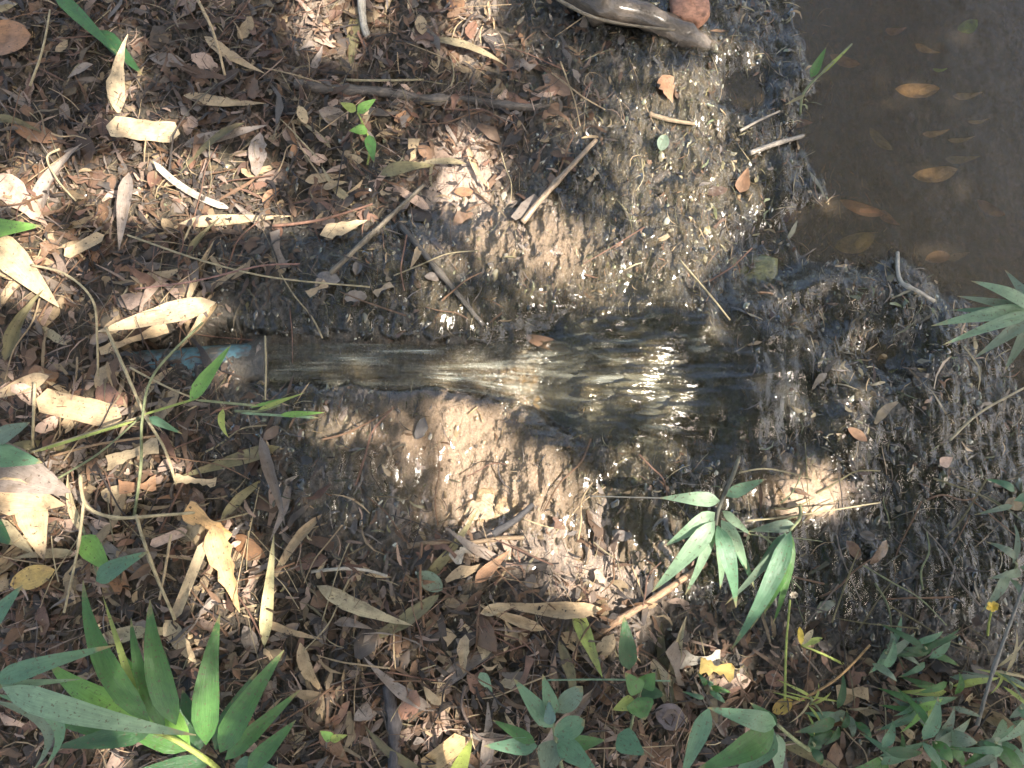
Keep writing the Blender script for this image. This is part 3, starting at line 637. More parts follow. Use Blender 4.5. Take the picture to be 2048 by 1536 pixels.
# ------------------------------------------------------------------ branches, sticks and stalks
STICKS = [
 ('fallen_branch', 'branch', 'grey-brown fallen branch lying level across the upper litter', [(590, 168, .004), (680, 182, .010), (760, 184, .008), (850, 198, .011), (930, 200, .006), (1030, 213, .008), (1115, 214, .0)], 25, 15, (.125, .10, .08), (.2, .55, .8)),
 ('root', 'root', 'thick brown root slanting down from the top edge', [(1100, -70, .035), (1185, 5, .035), (1285, 30, .03), (1385, 78, .0), (1440, 110, -.02)], 78, 40, (.11, .08, .055), (.3, .7)),
 ('root', 'root', 'thin pale root arching along the top of the thick root', [(1110, -5, .05), (1180, 32, .045), (1260, 50, .03), (1350, 60, .02)], 9, 6, (.22, .17, .11), ()),
 ('twig', 'twig', 'bleached white stick dropping in from the top edge', [(722, -30, .02), (726, 40, .02), (735, 74, .012)], 20, 15, 'white', ()),
 ('twig', 'twig', 'thin tan straw lying level above the fallen branch', [(690, 160, .012), (770, 161, .014), (848, 159, .012)], 6, 4, 'straw', ()),
 ('twig', 'twig', 'grey stick slanting up right above the stream', [(660, 548, .012), (750, 462, .02), (848, 370, .02)], 11, 8, (.19, .155, .11), (.4,)),
 ('twig', 'twig', 'dark wet stick slanting down toward the stream', [(798, 448, .012), (880, 545, .012), (968, 652, .006)], 13, 9, (.08, .065, .05), (.5,)),
 ('root', 'root', 'curved pale brown root in the muddy slope', [(1192, 280, .02), (1140, 335, .025), (1085, 395, .02), (1045, 445, .008)], 10, 14, (.27, .19, .12), (.5,)),
 ('twig', 'twig', 'short pale twig in mud right of the curved root', [(1298, 228, .01), (1340, 240, .012), (1390, 248, .008)], 11, 8, (.26, .19, .12), ()),
 ('twig', 'twig', 'horizontal tan stick across the lower bank', [(815, 1092, .005), (870, 1085, .012), (940, 1085, .012), (1000, 1077, .011), (1048, 1075, .006)], 11, 8, (.24, .165, .10), (.3, .7)),
 ('twig', 'twig', 'dark split stick meeting the horizontal tan stick', [(985, 1068, .02), (1030, 1040, .02), (1066, 1008, .015)], 16, 9, (.05, .045, .045), ()),
 ('twig', 'twig', 'thin white bent twig left of the faded grey-green leaf', [(622, 1143, .01), (690, 1137, .014), (735, 1141, .012), (775, 1152, .01)], 7, 5, 'white', ()),
 ('cane', 'cane', 'slanting orange-brown cane below the pale-leaved plant', [(1182, 1280, .004), (1240, 1238, .014), (1300, 1202, .014), (1412, 1126, .010)], 15, 11, (.33, .20, .115), (.35, .75)),
 ('twig', 'twig', 'upright brown twig crossing the horizontal tan stick', [(843, 1085, .02), (840, 1170, .02), (848, 1255, .012)], 6, 5, 'brown', ()),
 ('rotten_stick', 'stick', 'dark rotten stick lying at the bottom edge', [(775, 1370, .02), (788, 1450, .015), (790, 1560, .01)], 20, 24, (.06, .05, .05), (.3, .5, .8)),
 ('twig', 'twig', 'pale wet stick lying between mud and pool', [(1500, 306, .012), (1560, 285, .012), (1622, 268, .01)], 13, 9, (.36, .30, .24), ()),
 ('twig', 'twig', 'thin forked twig above the pale wet stick', [(1480, 262, .012), (1520, 240, .014), (1560, 222, .012)], 7, 4, (.30, .25, .2), ()),
 ('twig', 'twig', 'white wet twig bent at the edge of the pool', [(1795, 505, .016), (1800, 560, .018), (1835, 582, .018), (1868, 602, .015)], 9, 8, 'white', (.5,)),
 ('stalk', 'stalk', 'pale curved stalk bowing down at left', [(62, 530, .03), (130, 548, .05), (185, 600, .06), (194, 680, .05), (196, 752, .02)], 6, 5, 'straw', ()),
 ('stalk', 'stalk', 'long brown stalk slanting past the pipe at left', [(212, 655, .05), (250, 740, .06), (290, 830, .06), (330, 900, .05), (352, 968, .02)], 8, 6, 'straw', (.5,)),
 ('stalk', 'stalk', 'upright tan stalk near the left edge', [(70, 765, .03), (67, 830, .035), (65, 895, .02)], 8, 7, 'straw', ()),
 ('stalk', 'stalk', 'thin straw hanging in front of the pipe mouth', [(530, 672, .045), (532, 735, .05), (530, 800, .03)], 5, 4, 'straw', ()),
 ('stalk', 'stalk', 'pale stalk curving from the leaf pile into the crumpled orange leaf', [(160, 950, .04), (172, 1010, .05), (230, 1035, .05), (330, 1030, .04), (400, 1024, .03)], 9, 7, 'straw', (.5,)),
 ('stalk', 'stalk', 'straight straw slanting down left of the broad green leaf', [(168, 1000, .05), (155, 1100, .06), (128, 1225, .03)], 7, 5, 'straw', (.4,)),
 ('stalk', 'stalk', 'thin cream stalk slanting beside the straight cream leaf blade', [(342, 1068, .04), (330, 1140, .04), (318, 1200, .03)], 7, 5, 'cream', ()),
 ('stalk', 'stalk', 'brownish stem running from the green stem to the bamboo plant', [(272, 1030, .05), (300, 1120, .05), (350, 1240, .03)], 8, 7, 'straw', (.5,)),
 ('stalk', 'stalk', 'reddish stalk lying level above the blue pipe', [(270, 578, .02), (390, 562, .03), (520, 532, .03), (600, 528, .02)], 5, 4, (.28, .15, .12), ()),
 ('stalk', 'stalk', 'tan stalk slanting over the reddish stalk', [(255, 470, .02), (400, 520, .03), (545, 555, .03), (740, 574, .02)], 5, 4, 'straw', ()),
 ('stalk', 'stalk', 'red-brown stalk lying from the sunlit litter to the cream leaf', [(545, 452, .02), (640, 440, .025), (745, 408, .02)], 8, 6, 'redbrown', ()),
 ('stalk', 'stalk', 'tan twig leaning near the top left corner', [(60, 172, .03), (85, 100, .04), (100, 20, .03)], 7, 5, 'straw', ()),
 ('stalk', 'stalk', 'pair-forming long tan stalk at upper left of the branch', [(385, -20, .03), (425, 60, .03), (450, 150, .02)], 10, 7, 'tan', ()),
 ('stalk', 'stalk', 'long straw from the left edge leaf pile to the green stem', [(62, 905, .03), (160, 872, .05), (285, 832, .06)], 6, 5, 'straw', ()),
 ('stalk', 'stalk', 'lower of the two long straws left of the green stem', [(105, 912, .03), (200, 888, .04), (310, 872, .04)], 6, 5, (.42, .26, .14), ()),
 ('stalk', 'stalk', 'greenish straw crossing below the small cream leaf', [(110, 960, .03), (200, 905, .05), (280, 835, .06)], 5, 4, 'stemg', ()),
 ('stalk', 'stalk', 'thin twig slanting above the bright green leaf', [(260, 735, .04), (330, 772, .05), (395, 800, .04)], 5, 4, 'straw', ()),
 ('stalk', 'stalk', 'kinked pale twig in the upper left litter', [(120, 298, .03), (94, 315, .03), (115, 360, .03), (152, 402, .02)], 6, 4, 'straw', ()),
 ('stalk', 'stalk', 'level pale straw above the broad-leaved green plant', [(1095, 1360, .03), (1210, 1359, .04), (1340, 1362, .03)], 4, 4, 'pale', ()),
 ('stalk', 'stalk', 'dark curved stalk in the litter left of the green plant', [(930, 1370, .02), (925, 1420, .02), (960, 1475, .02), (1010, 1475, .015)], 7, 5, (.13, .09, .07), ()),
 ('stalk', 'stalk', 'orange stalk slanting through the lower right grass', [(1585, 1408, .02), (1670, 1360, .04), (1740, 1290, .05)], 6, 5, (.40, .24, .10), ()),
 ('stalk', 'stalk', 'tall grey stalk slanting up at the right edge', [(1955, 1450, .03), (1990, 1330, .08), (2060, 1140, .12)], 9, 6, (.22, .20, .17), (.5,)),
 ('stalk', 'stalk', 'dim tan stalk slanting up right in the wet margin', [(1900, 880, .03), (1960, 825, .05), (2050, 775, .06)], 7, 5, 'straw', ()),
 ('stalk', 'stalk', 'thin tan shoot running right of the pale-leaved plant', [(1490, 1042, .03), (1600, 1030, .05), (1760, 1005, .03)], 5, 3, 'straw', ()),
 ('stalk', 'stalk', 'fine stem reaching left of the pale-leaved plant', [(1180, 992, .02), (1250, 994, .04), (1325, 996, .06)], 3, 3, (.16, .15, .13), ()),
 ('stalk', 'stalk', 'fine arched stem above the pale-leaved plant', [(1480, 945, .05), (1540, 938, .05), (1640, 962, .03)], 4, 3, 'straw', ()),
 ('stalk', 'stalk', 'thin bent stem dipping toward the dark end of the stream', [(1360, 520, .02), (1420, 590, .03), (1460, 640, .02)], 5, 4, 'straw', ()),
]
for name, cat, lab, pts, w0, w1, col, kn in STICKS:
    if name == 'stalk': w0, w1 = w0*.8, w1*.8
    put_stick(name, lab, cat, pts, w0, w1, col, 'wbark' if name in ('root',) or 'wet' in lab else 'bark', knots=kn)
# bark chunk at the top edge
def chunk(name, label, cat, u, v, ru, rv, rz_, col, m='bark', seed=1, lift=0):
    c = G(u, v, lift); r_ = random.Random(seed); V, F = [], []
    n, k = 14, 9
    for i in range(k+1):
        th = math.pi*i/k
        for j in range(n):
            ph = 2*math.pi*j/n
            q = [math.copysign(abs(a)**.55, a) for a in (math.sin(th)*math.cos(ph), math.sin(th)*math.sin(ph), math.cos(th))]
            f = 1+.10*math.sin(3*ph+seed)*math.sin(2*th)+r_.uniform(-.05, .05)
            V.append((q[0]*ru*PX*f, q[1]*rv*PX*f, q[2]*rz_*PX*f))
    for i in range(k):
        for j in range(n):
            j2 = (j+1) % n; F.append((i*n+j, (i+1)*n+j, (i+1)*n+j2, i*n+j2))
    o = mesh_obj(name, V, F, M[m], c, [(a[0]*9, a[1]*9) for a in V], col=COL[col] if isinstance(col, str) else col); tag(o, label, cat); return o
chunk('bark_chunk', 'reddish brown bark chunk at the top edge beside the root', 'bark', 1378, 14, 44, 46, 22, (.33, .16, .10), seed=3, lift=.008)
chunk('stone', 'smooth tan silt-covered stone at the foot of the splash', 'stone', 1040, 792, 55, 42, 14, (.36, .25, .15), seed=5, lift=-.012)
chunk('stone', 'broad tan stone in the sun above the pale-leaved plant', 'stone', 1600, 1000, 62, 40, 22, (.33, .23, .15), seed=8, lift=-.012)
chunk('stone', 'flat tan stone in the sunlit silt below the stream', 'stone', 985, 1010, 60, 34, 14, (.38, .27, .17), seed=9, lift=-.008)
chunk('stone', 'low mossy stone in the shallows beside the stream end', 'stone', 1500, 545, 60, 40, 16, (.12, .12, .04), 'wbark', seed=6, lift=-.008)

# ------------------------------------------------------------------ green plants: stem and leaves
def plant(name, label, cat, stem, sw, scol, leaves, m='green', group=None):
    B = G(*stem[0]); root = link(bpy.data.objects.new(name, None)); root.location = B; tag(root, label, cat, group)
    put_stick('stem', None, None, stem, sw, sw*.7, scol, parent=root)
    for L in leaves:
        a, b, wpx, col = L[:4]; kw = L[4] if len(L) > 4 else {}
        put_leaf('leaf', None, None, a, b, wpx, col, m, parent=root, **kw)
    return root
plant('bamboo_seedling', 'large bright green dwarf bamboo at the lower left', 'plant', [(455, 1560, .01), (420, 1525, .06), (350, 1480, .10), (285, 1455, .13)], 11, 'ygreen', [
 ((352, 1450, .11), (300, 1200, .16), 49, 'green', dict(arch=.02)), ((412, 1490, .10), (440, 1228, .15), 47, 'green', dict(arch=.02, roll=.25)),
 ((440, 1505, .09), (568, 1300, .12), 45, 'green', dict(arch=.02)), ((495, 1540, .06), (592, 1440, .08), 32, 'green', dict()),
 ((300, 1445, .12), (166, 1160, .14), 44, 'green', dict(arch=.02, bend=-.01)), ((310, 1450, .10), (98, 1325, .10), 52, 'bright', dict(arch=.03)),
 ((305, 1460, .09), (110, 1495, .09), 39, 'deep', dict()), ((430, 1500, .07), (515, 1340, .08), 42, 'deep', dict()),
 ((380, 1490, .08), (235, 1300, .09), 44, 'bright', dict()), ((420, 1525, .06), (250, 1550, .06), 37, 'deep', dict()),
 ((290, 1450, .12), (205, 1190, .11), 16, 'ygreen', dict()), ((400, 1500, .06), (365, 1380, .06), 50, 'deep', dict()), ((470, 1530, .05), (560, 1540, .05), 34, 'bluegreen', dict()), ((330, 1460, .10), (262, 1235, .13), 30, 'green', dict(arch=.02)), ((450, 1520, .07), (600, 1380, .07), 30, 'green', dict(arch=.01)), ((380, 1500, .05), (180, 1420, .06), 40, 'green', dict()), ((350, 1480, .05), (330, 1300, .07), 34, 'deep', dict()), ((300, 1470, .05), (60, 1420, .06), 34, 'green', dict(arch=.02))])
plant('bamboo_seedling', 'pale blue-green blades reaching in at the lower left edge', 'plant', [(-30, 1440, .10), (-20, 1400, .16), (0, 1372, .22)], 9, 'stemg', [
 ((-10, 1362, .22), (232, 1290, .20), 34, 'bluegreen', dict(arch=.03)), ((-5, 1370, .22), (165, 1358, .20), 14, 'pale', dict(arch=.01)),
 ((5, 1375, .22), (392, 1470, .18), 48, 'pale', dict(arch=.03, roll=.15)), ((-10, 1388, .22), (78, 1550, .16), 30, 'bluegreen', dict(bend=-.05)), ((-20, 1400, .2), (50, 1560, .15), 26, 'greygreen', dict(bend=-.05)),
 ((-30, 1260, .16), (45, 1170, .18), 34, 'bluegreen', dict())])
plant('grass_shoot', 'slim green stem with one bright leaf beside the pipe', 'plant', [(268, 1035, .01), (282, 930, .05), (285, 835, .09), (310, 745, .11), (405, 645, .12)], 6, 'stemg', [
 ((380, 802, .10), (462, 690, .13), 30, 'bright', dict(fold=.3)), ((298, 835, .08), (365, 868, .06), 17, 'bluegreen', dict(arch=.01)),
 ((446, 818, .06), (458, 876, .04), 14, 'ygreen', dict(bend=.006)), ((285, 830, .09), (400, 795, .10), 5, 'ygreen', dict(kind='strap')), ((390, 800, .09), (520, 812, .08), 5, 'stemg', dict(kind='strap')), ((270, 842, .08), (65, 905, .07), 6, 'ygreen', dict(kind='strap'))])
plant('grass_shoot', 'yellow-green grass blades on the lower edge of the stream', 'grass', [(470, 822, .02), (520, 822, .03), (560, 810, .05)], 5, 'stemg', [
 ((515, 820, .04), (610, 785, .06), 9, 'ygreen'), ((500, 815, .04), (600, 790, .05), 7, 'bright'), ((560, 830, .03), (650, 825, .03), 12, 'bright'), ((480, 826, .03), (640, 836, .02), 5, 'pale', dict(kind='strap'))])
plant('broadleaf_shoot', 'two broad green leaves above the lower left bamboo', 'plant', [(160, 1040, .02), (175, 1085, .04), (195, 1150, .05)], 5, 'stemg', [
 ((163, 1072, .05), (222, 1145, .05), 44, 'bright'), ((192, 1162, .05), (298, 1103, .07), 36, 'bluegreen', dict(arch=.01))])
plant('leaf_shoot', 'shaded green blade near the top left corner', 'plant', [(80, -40, .02), (110, -15, .03)], 6, 'stemg', [((105, -20, .03), (240, 112, .04), 32, 'green'), ((200, 60, .02), (285, 150, .02), 34, 'deep')])
plant('leaf_shoot', 'light green blade cut by the left edge', 'plant', [(-60, 480, .01), (-50, 465, .03)], 6, 'stemg', [((-50, 462, .04), (82, 452, .05), 44, 'bright')])
plant('leaf_shoot', 'shaded grey-green leaves at the left edge by the leaf pile', 'plant', [(-40, 900, .02), (-20, 890, .03)], 6, 'stemg', [((-30, 905, .07), (85, 925, .06), 46, 'bluegreen'), ((-10, 880, .07), (60, 845, .08), 36, 'greygreen'), ((-30, 1040, .05), (25, 1090, .05), 40, 'deep')])
plant('leaf_shoot', 'lit yellow-green sprig below the fallen branch', 'plant', [(735, 330, .01), (738, 280, .03), (715, 225, .05)], 5, 'ygreen', [
 ((715, 225, .05), (752, 198, .06), 26, 'bright'), ((712, 222, .05), (680, 205, .05), 22, 'ygreen'), ((735, 260, .04), (698, 262, .04), 26, 'bright'), ((738, 270, .04), (748, 325, .03), 24, 'green')])
plant('leaf_shoot', 'tiny green leaf alone on the mud right of the curved root', 'plant', [(1318, 305, .006), (1322, 300, .012)], 4, 'stemg', [((1322, 302, .012), (1330, 268, .02), 26, 'greygreen', dict(kind='oval'))])
plant('water_sprout', 'green sprout rising from the pool edge', 'plant', [(1600, 235, .0), (1608, 185, .03), (1650, 140, .06), (1704, 88, .09)], 6, 'stemg', [
 ((1622, 155, .05), (1652, 95, .08), 20, 'green'), ((1640, 150, .05), (1702, 92, .10), 9, 'ygreen'), ((1610, 190, .03), (1570, 210, .03), 8, 'olive')])
plant('broadleaf_seedling', 'pale speckled long-leaved plant right of centre', 'plant', [(1478, 915, .01), (1462, 960, .07), (1440, 1010, .13), (1432, 1050, .14)], 8, (.16, .15, .11), [
 ((1440, 1002, .13), (1320, 996, .12), 28, 'pale', dict(arch=.01)), ((1452, 992, .12), (1530, 958, .10), 24, 'bluegreen'), ((1430, 1025, .14), (1330, 1092, .11), 30, 'pale', dict(arch=.015)),
 ((1430, 1042, .14), (1304, 1184, .08), 34, 'pale', dict(arch=.02)), ((1434, 1050, .14), (1472, 1215, .10), 32, 'bluegreen', dict(arch=.02)), ((1442, 1040, .14), (1494, 1140, .10), 26, 'pale', dict(arch=.015)),
 ((1445, 1022, .13), (1502, 1070, .10), 18, 'pale'), ((1425, 1060, .13), (1345, 1150, .09), 20, 'bluegreen'), ((1436, 1056, .12), (1440, 1180, .07), 20, 'pale', dict(arch=.015)), ((1446, 1050, .12), (1510, 1180, .06), 18, 'bluegreen', dict(arch=.015)), ((1428, 1048, .13), (1370, 1190, .08), 20, 'pale', dict(arch=.02))])
plant('broadleaf_seedling', 'drooping long green leaves under the pale speckled plant', 'plant', [(1600, 1010, .01), (1600, 1035, .06), (1580, 1060, .12)], 7, 'stemg', [
 ((1582, 1062, .12), (1462, 1300, .07), 32, 'bluegreen', dict(arch=.03, roll=.3)), ((1578, 1068, .12), (1528, 1228, .06), 30, 'green', dict(arch=.02)), ((1572, 1065, .11), (1480, 1180, .05), 24, 'bluegreen', dict(arch=.02)),
 ((1590, 1050, .11), (1498, 1062, .09), 24, 'greygreen', dict(arch=.01)), ((1584, 1072, .10), (1560, 1200, .05), 20, 'green'), ((1580, 1066, .11), (1500, 1260, .06), 22, 'bluegreen', dict(arch=.025)), ((1583, 1070, .11), (1545, 1250, .05), 18, 'green', dict(arch=.02)), ((1576, 1066, .11), (1450, 1210, .05), 18, 'greygreen', dict(arch=.02))])
plant('broadleaf_seedling', 'arching green leaves at the bottom edge right of centre', 'plant', [(1620, 1500, .01), (1590, 1480, .06), (1555, 1450, .12)], 8, 'stemg', [
 ((1552, 1448, .12), (1415, 1415, .15), 36, 'bluegreen', dict(arch=.02)), ((1418, 1416, .15), (1362, 1560, .10), 32, 'bluegreen'), ((1548, 1458, .12), (1392, 1540, .10), 46, 'green', dict(arch=.02)),
 ((1550, 1465, .12), (1465, 1555, .09), 42, 'bluegreen', dict(arch=.01)), ((1555, 1468, .12), (1558, 1560, .08), 26, 'pale'), ((1555, 1450, .10), (1500, 1405, .08), 20, 'deep')])
plant('broadleaf_seedling', 'bushy green plant at the bottom centre', 'plant', [(1130, 1560, .01), (1115, 1500, .05), (1105, 1440, .10)], 8, 'stemg', [
 ((1105, 1455, .10), (1028, 1358, .12), 34, 'bluegreen'), ((1108, 1430, .10), (1085, 1348, .12), 28, 'bluegreen'), ((1115, 1425, .10), (1165, 1372, .13), 36, 'greygreen', dict(kind='oval')), ((1070, 1485, .09), (985, 1440, .08), 22, 'green'),
 ((1075, 1492, .09), (968, 1492, .08), 30, 'bluegreen'), ((1108, 1470, .10), (1170, 1440, .10), 40, 'bluegreen', dict(kind='oval')), ((1115, 1480, .09), (1195, 1545, .10), 40, 'bluegreen'), ((1105, 1480, .08), (1090, 1560, .08), 46, 'greygreen'),
 ((1130, 1490, .06), (1210, 1480, .06), 30, 'green'), ((1100, 1450, .11), (1098, 1400, .12), 22, (.07, .15, .13))])
plant('leaf_shoot', 'pale green blade standing at the bottom edge left of the bushy plant', 'plant', [(905, 1575, .01), (910, 1560, .03)], 6, 'stemg', [((905, 1570, .03), (945, 1475, .10), 30, 'ygreen')])
plant('leaf_shoot', 'small green shoot in the litter right of the lower left bamboo', 'plant', [(660, 1480, .01), (650, 1475, .02)], 4, 'stemg', [((665, 1478, .02), (640, 1462, .03), 18, 'bright'), ((660, 1480, .02), (695, 1470, .03), 14, 'ygreen')])
plant('broadleaf_seedling', 'small bright green plant right of the bushy plant', 'plant', [(1260, 1460, .01), (1270, 1420, .04), (1285, 1370, .08)], 6, 'stemg', [
 ((1285, 1375, .08), (1310, 1345, .09), 34, 'green'), ((1280, 1385, .08), (1250, 1345, .09), 34, 'green'), ((1275, 1395, .07), (1290, 1440, .07), 50, 'green'), ((1270, 1400, .06), (1225, 1420, .06), 26, 'ygreen'), ((1280, 1380, .06), (1330, 1390, .06), 30, 'deep'), ((1258, 1340, .05), (1248, 1230, .08), 34, 'deep'), ((1235, 1470, .05), (1290, 1510, .06), 44, 'bluegreen')])
def flower(label, stem, u, v, h, cols, n, r_, gap=1.0):
    root = plant('wildflower', label, 'flower', stem, 5, 'ygreen', [])
    for i in range(n):
        a = 2*math.pi*i/n*gap+.4
        put_leaf('petal', None, None, (u, v, h), (u+r_*math.cos(a), v-r_*math.sin(a)*.8, h+.008), min(12, r_*.75), cols[i % len(cols)], 'dry', parent=root, n=5, kind='oval')
flower('yellow wildflower at the right edge of the grass', [(1975, 1270, .01), (1978, 1245, .04), (1985, 1215, .08)], 1985, 1213, .085, ['yellow'], 6, 14)
flower('yellow-white flower bud on the dark wet margin', [(1690, 1330, .01), (1650, 1310, .03), (1603, 1290, .05)], 1603, 1290, .052, ['ygreen', 'straw', 'yellow'], 3, 46, .3)
flower('small white seed head on a thin upright stalk', [(1570, 1400, .01), (1572, 1300, .04), (1580, 1200, .09)], 1588, 1190, .095, ['white'], 7, 9)
r2 = random.Random(99)
def tuft(label, u, v, n, rad, h, cols, wpx, group=None):
    L = []
    for i in range(n):
        a = r2.uniform(0, 2*math.pi); q = rad*r2.uniform(.7, 1.4); z0 = r2.uniform(.2, .8)*h
        b0 = (u+r2.gauss(0, rad*.18), v+r2.gauss(0, rad*.18), z0)
        L.append((b0, (b0[0]+q*math.cos(a), b0[1]+q*math.sin(a)*.8, z0*r2.uniform(.6, 1.3)), wpx*r2.uniform(.45, .85), r2.choice(cols), dict(arch=.012, n=7)))
    plant('leafy_herb', label, 'plant', [(u, v+10, .0), (u+4, v, h*.5), (u, v-6, h)], 5, 'stemg', L, group=group)
gl = ['bluegreen', 'green', 'greygreen', 'deep']
tuft('leafy herb at the right edge with one long lit leaf', 1850, 1300, 9, 80, .09, gl, 20)
tuft('blue-green herb standing in the dark margin right of the orange stalk', 1770, 1310, 7, 75, .08, ['bluegreen', 'greygreen'], 24)
tuft('dense yellow-green herb in the lower right corner', 1840, 1410, 13, 75, .08, ['green', 'ygreen', 'bright', 'bluegreen'], 20)
tuft('broad blue-green herb at the bottom right edge', 1870, 1490, 10, 90, .10, ['bluegreen', 'greygreen', 'green'], 34)
tuft('green herb in the far bottom right corner', 1990, 1490, 9, 80, .09, gl, 28)
tuft('dark herb between the arching plant and the lower right corner', 1680, 1440, 8, 70, .06, ['deep', 'greygreen', 'bluegreen'], 26)
tuft('small dark green herb at the bottom edge below the ochre scrap', 1625, 1490, 5, 60, .06, ['deep', 'green'], 30)
tuft('grey-green herb at the right edge above the yellow flower', 2030, 1130, 7, 85, .10, ['greygreen'], 24)
tuft('thin grass tuft at the right edge below the tall grey stalk', 2010, 1350, 12, 80, .08, ['ygreen', 'greygreen', 'straw'], 9)
tuft('dim grey-green plant at the right edge beside the wet margin', 2045, 1010, 7, 70, .12, ['greygreen', 'bluegreen'], 24)
tuft('loose green herb left of the yellow wildflower', 1900, 1370, 9, 80, .09, ['green', 'greygreen', 'ygreen'], 18)
tuft('low green herb at the bottom edge right of the dark herb', 1760, 1520, 9, 75, .07, ['green', 'bluegreen', 'deep'], 26)
tuft('pale green herb at the right edge near the bottom', 2040, 1420, 8, 80, .10, ['greygreen', 'bluegreen', 'pale'], 22)
tuft('thin grassy tuft in the dark margin left of the orange stalk', 1620, 1400, 10, 60, .06, ['ygreen', 'stemg', 'straw'], 7)
tuft('tiny green herb in the litter by the purple-grey leaf', 1420, 1380, 5, 40, .04, ['deep', 'green', 'bluegreen'], 16)
plant('palm_seedling', 'grey-green fan of palm leaflets at the right edge over the pool', 'plant', [(2140, 640, -.02), (2110, 630, .08), (2060, 622, .14)], 8, 'stemg', [
 ((2065, 618, .14), (1942, 562, .14), 30, 'pale', dict(arch=.01)), ((2065, 620, .14), (1915, 592, .13), 22, 'greygreen'), ((2062, 622, .14), (1862, 652, .12), 32, 'pale', dict(arch=.015)), ((2062, 626, .14), (1885, 690, .11), 24, 'pale', dict(arch=.015)),
 ((2066, 630, .14), (1950, 715, .10), 28, 'greygreen', dict(arch=.01)), ((2070, 632, .14), (2010, 740, .10), 26, 'greygreen'), ((2070, 612, .14), (2010, 540, .12), 26, 'greygreen'), ((2060, 622, .13), (1900, 620, .10), 18, 'bluegreen')])

# ------------------------------------------------------------------ loose leaves and straws: single things, placed by zone
ZONES = [((230, 170, 300, 200), 'around the upright tan leaf'), ((60, 430, 130, 170), 'by the wide cream leaf at left edge'), ((380, 400, 220, 120), 'around the bleached leaf strip'), ((700, 120, 260, 120), 'above the fallen branch'), ((760, 300, 220, 100), 'below the fallen branch'),
 ((250, 600, 240, 90), 'above the blue pipe'), ((180, 860, 200, 110), 'around the green stem left of the pipe'), ((130, 1080, 160, 110), 'in the leaf pile at left'), ((430, 1120, 160, 160), 'around the shredded orange leaf'), ((640, 1300, 170, 200), 'right of the lower left bamboo'), ((900, 1260, 150, 200), 'below the horizontal tan stick'),
 ((1080, 1300, 140, 90), 'above the bushy green plant'), ((1330, 1400, 190, 100), 'around the purple-grey leaf'), ((1750, 1450, 260, 110), 'among the lower right herbs'), ((1250, 300, 240, 280), 'in the mud slope under the big root'), ((720, 600, 220, 80), 'in the mud above the stream'), ((620, 960, 260, 110), 'in the mud below the stream'), ((1200, 1080, 240, 140), 'in mud left of the speckled plant'), ((1780, 1130, 260, 180), 'in the dark wet margin at right')]
PAL = [('brown', 'brown'), ('tan', 'tan'), ('grey', 'grey-brown'), ('orange', 'rusty'), ('cream', 'cream'), ('redbrown', 'reddish'), ('pink', 'pale pinkish')]
protos = []
for i in range(12):
    r3 = random.Random(500+i); L = r3.uniform(.8, 1.1); wd = r3.uniform(.16, .36) if i % 3 else r3.uniform(.45, .6)
    V, F, U = blade(Vector((-.5*L, 0, 0)), Vector((.5*L, 0, 0)), wd, arch=r3.uniform(-.02, .12), bend=r3.uniform(-.12, .12), fold=r3.uniform(-.1, .4), kind='oval' if i % 3 == 0 else ('torn' if i % 4 == 1 else 'lance'), ragged=r3.uniform(.1, .7), curl=r3.uniform(-.5, .5), n=8, r=r3)
    V = [v+Vector((-.5*L, 0, 0)) for v in V]
    me = bpy.data.meshes.new('loose_leaf'); me.from_pydata(V, [], F); me.materials.append(M['dry']); me.polygons.foreach_set('use_smooth', np.ones(len(F), bool))
    l = me.uv_layers.new(name='UVMap'); idx = np.empty(len(me.loops), np.int32); me.loops.foreach_get('vertex_index', idx); l.data.foreach_set('uv', np.array(U, np.float32)[idx].ravel())
    protos.append(me)
wprotos = []
for me in protos:
    m2 = me.copy(); m2.materials.clear(); m2.materials.append(M['wet']); wprotos.append(m2)
r4 = random.Random(4321); LOOSE = {}
for zi, ((zu, zv, ru, rv), phrase) in enumerate(ZONES):
    wetz = zi >= 14
    for k in range(10 if wetz else 16):
        for tr_ in range(30):
            u = zu+r4.uniform(-1, 1)*ru; v = zv+r4.uniform(-1, 1)*rv
            if stream_mask(np.array(u), np.array(v)) < -12 and not (1050 < u < 1560 and 630 < v < 900) and np.interp(v, SH_V, SH_U)-u > 10 and -20 < u < 2060 and -20 < v < 1550 and not (240 < u < 520 and 670 < v < 800): break
        p = G(u, v); ck, cn = r4.choice(PAL[:4] if wetz else PAL)
        o = bpy.data.objects.new('loose_leaf', r4.choice(wprotos if wetz else protos)); link(o)
        Ls = r4.uniform(.028, .065) if not wetz else r4.uniform(.02, .045); o.scale = (Ls, Ls, Ls)
        o.location = (p.x, p.y, p.z+.006+r4.random()*.008); o.rotation_euler = (r4.gauss(0, .3), r4.gauss(0, .22), r4.uniform(0, 6.28))
        f = r4.uniform(.6, 1.15)*(.6 if wetz else 1); o.color = (*[q*f for q in COL[ck]], 1)
        tag(o, f'small {cn} dead leaf {phrase}', 'leaf', f'{cn} leaves {phrase}'); LOOSE.setdefault(o['label'], []).append((u, o))
LM = []
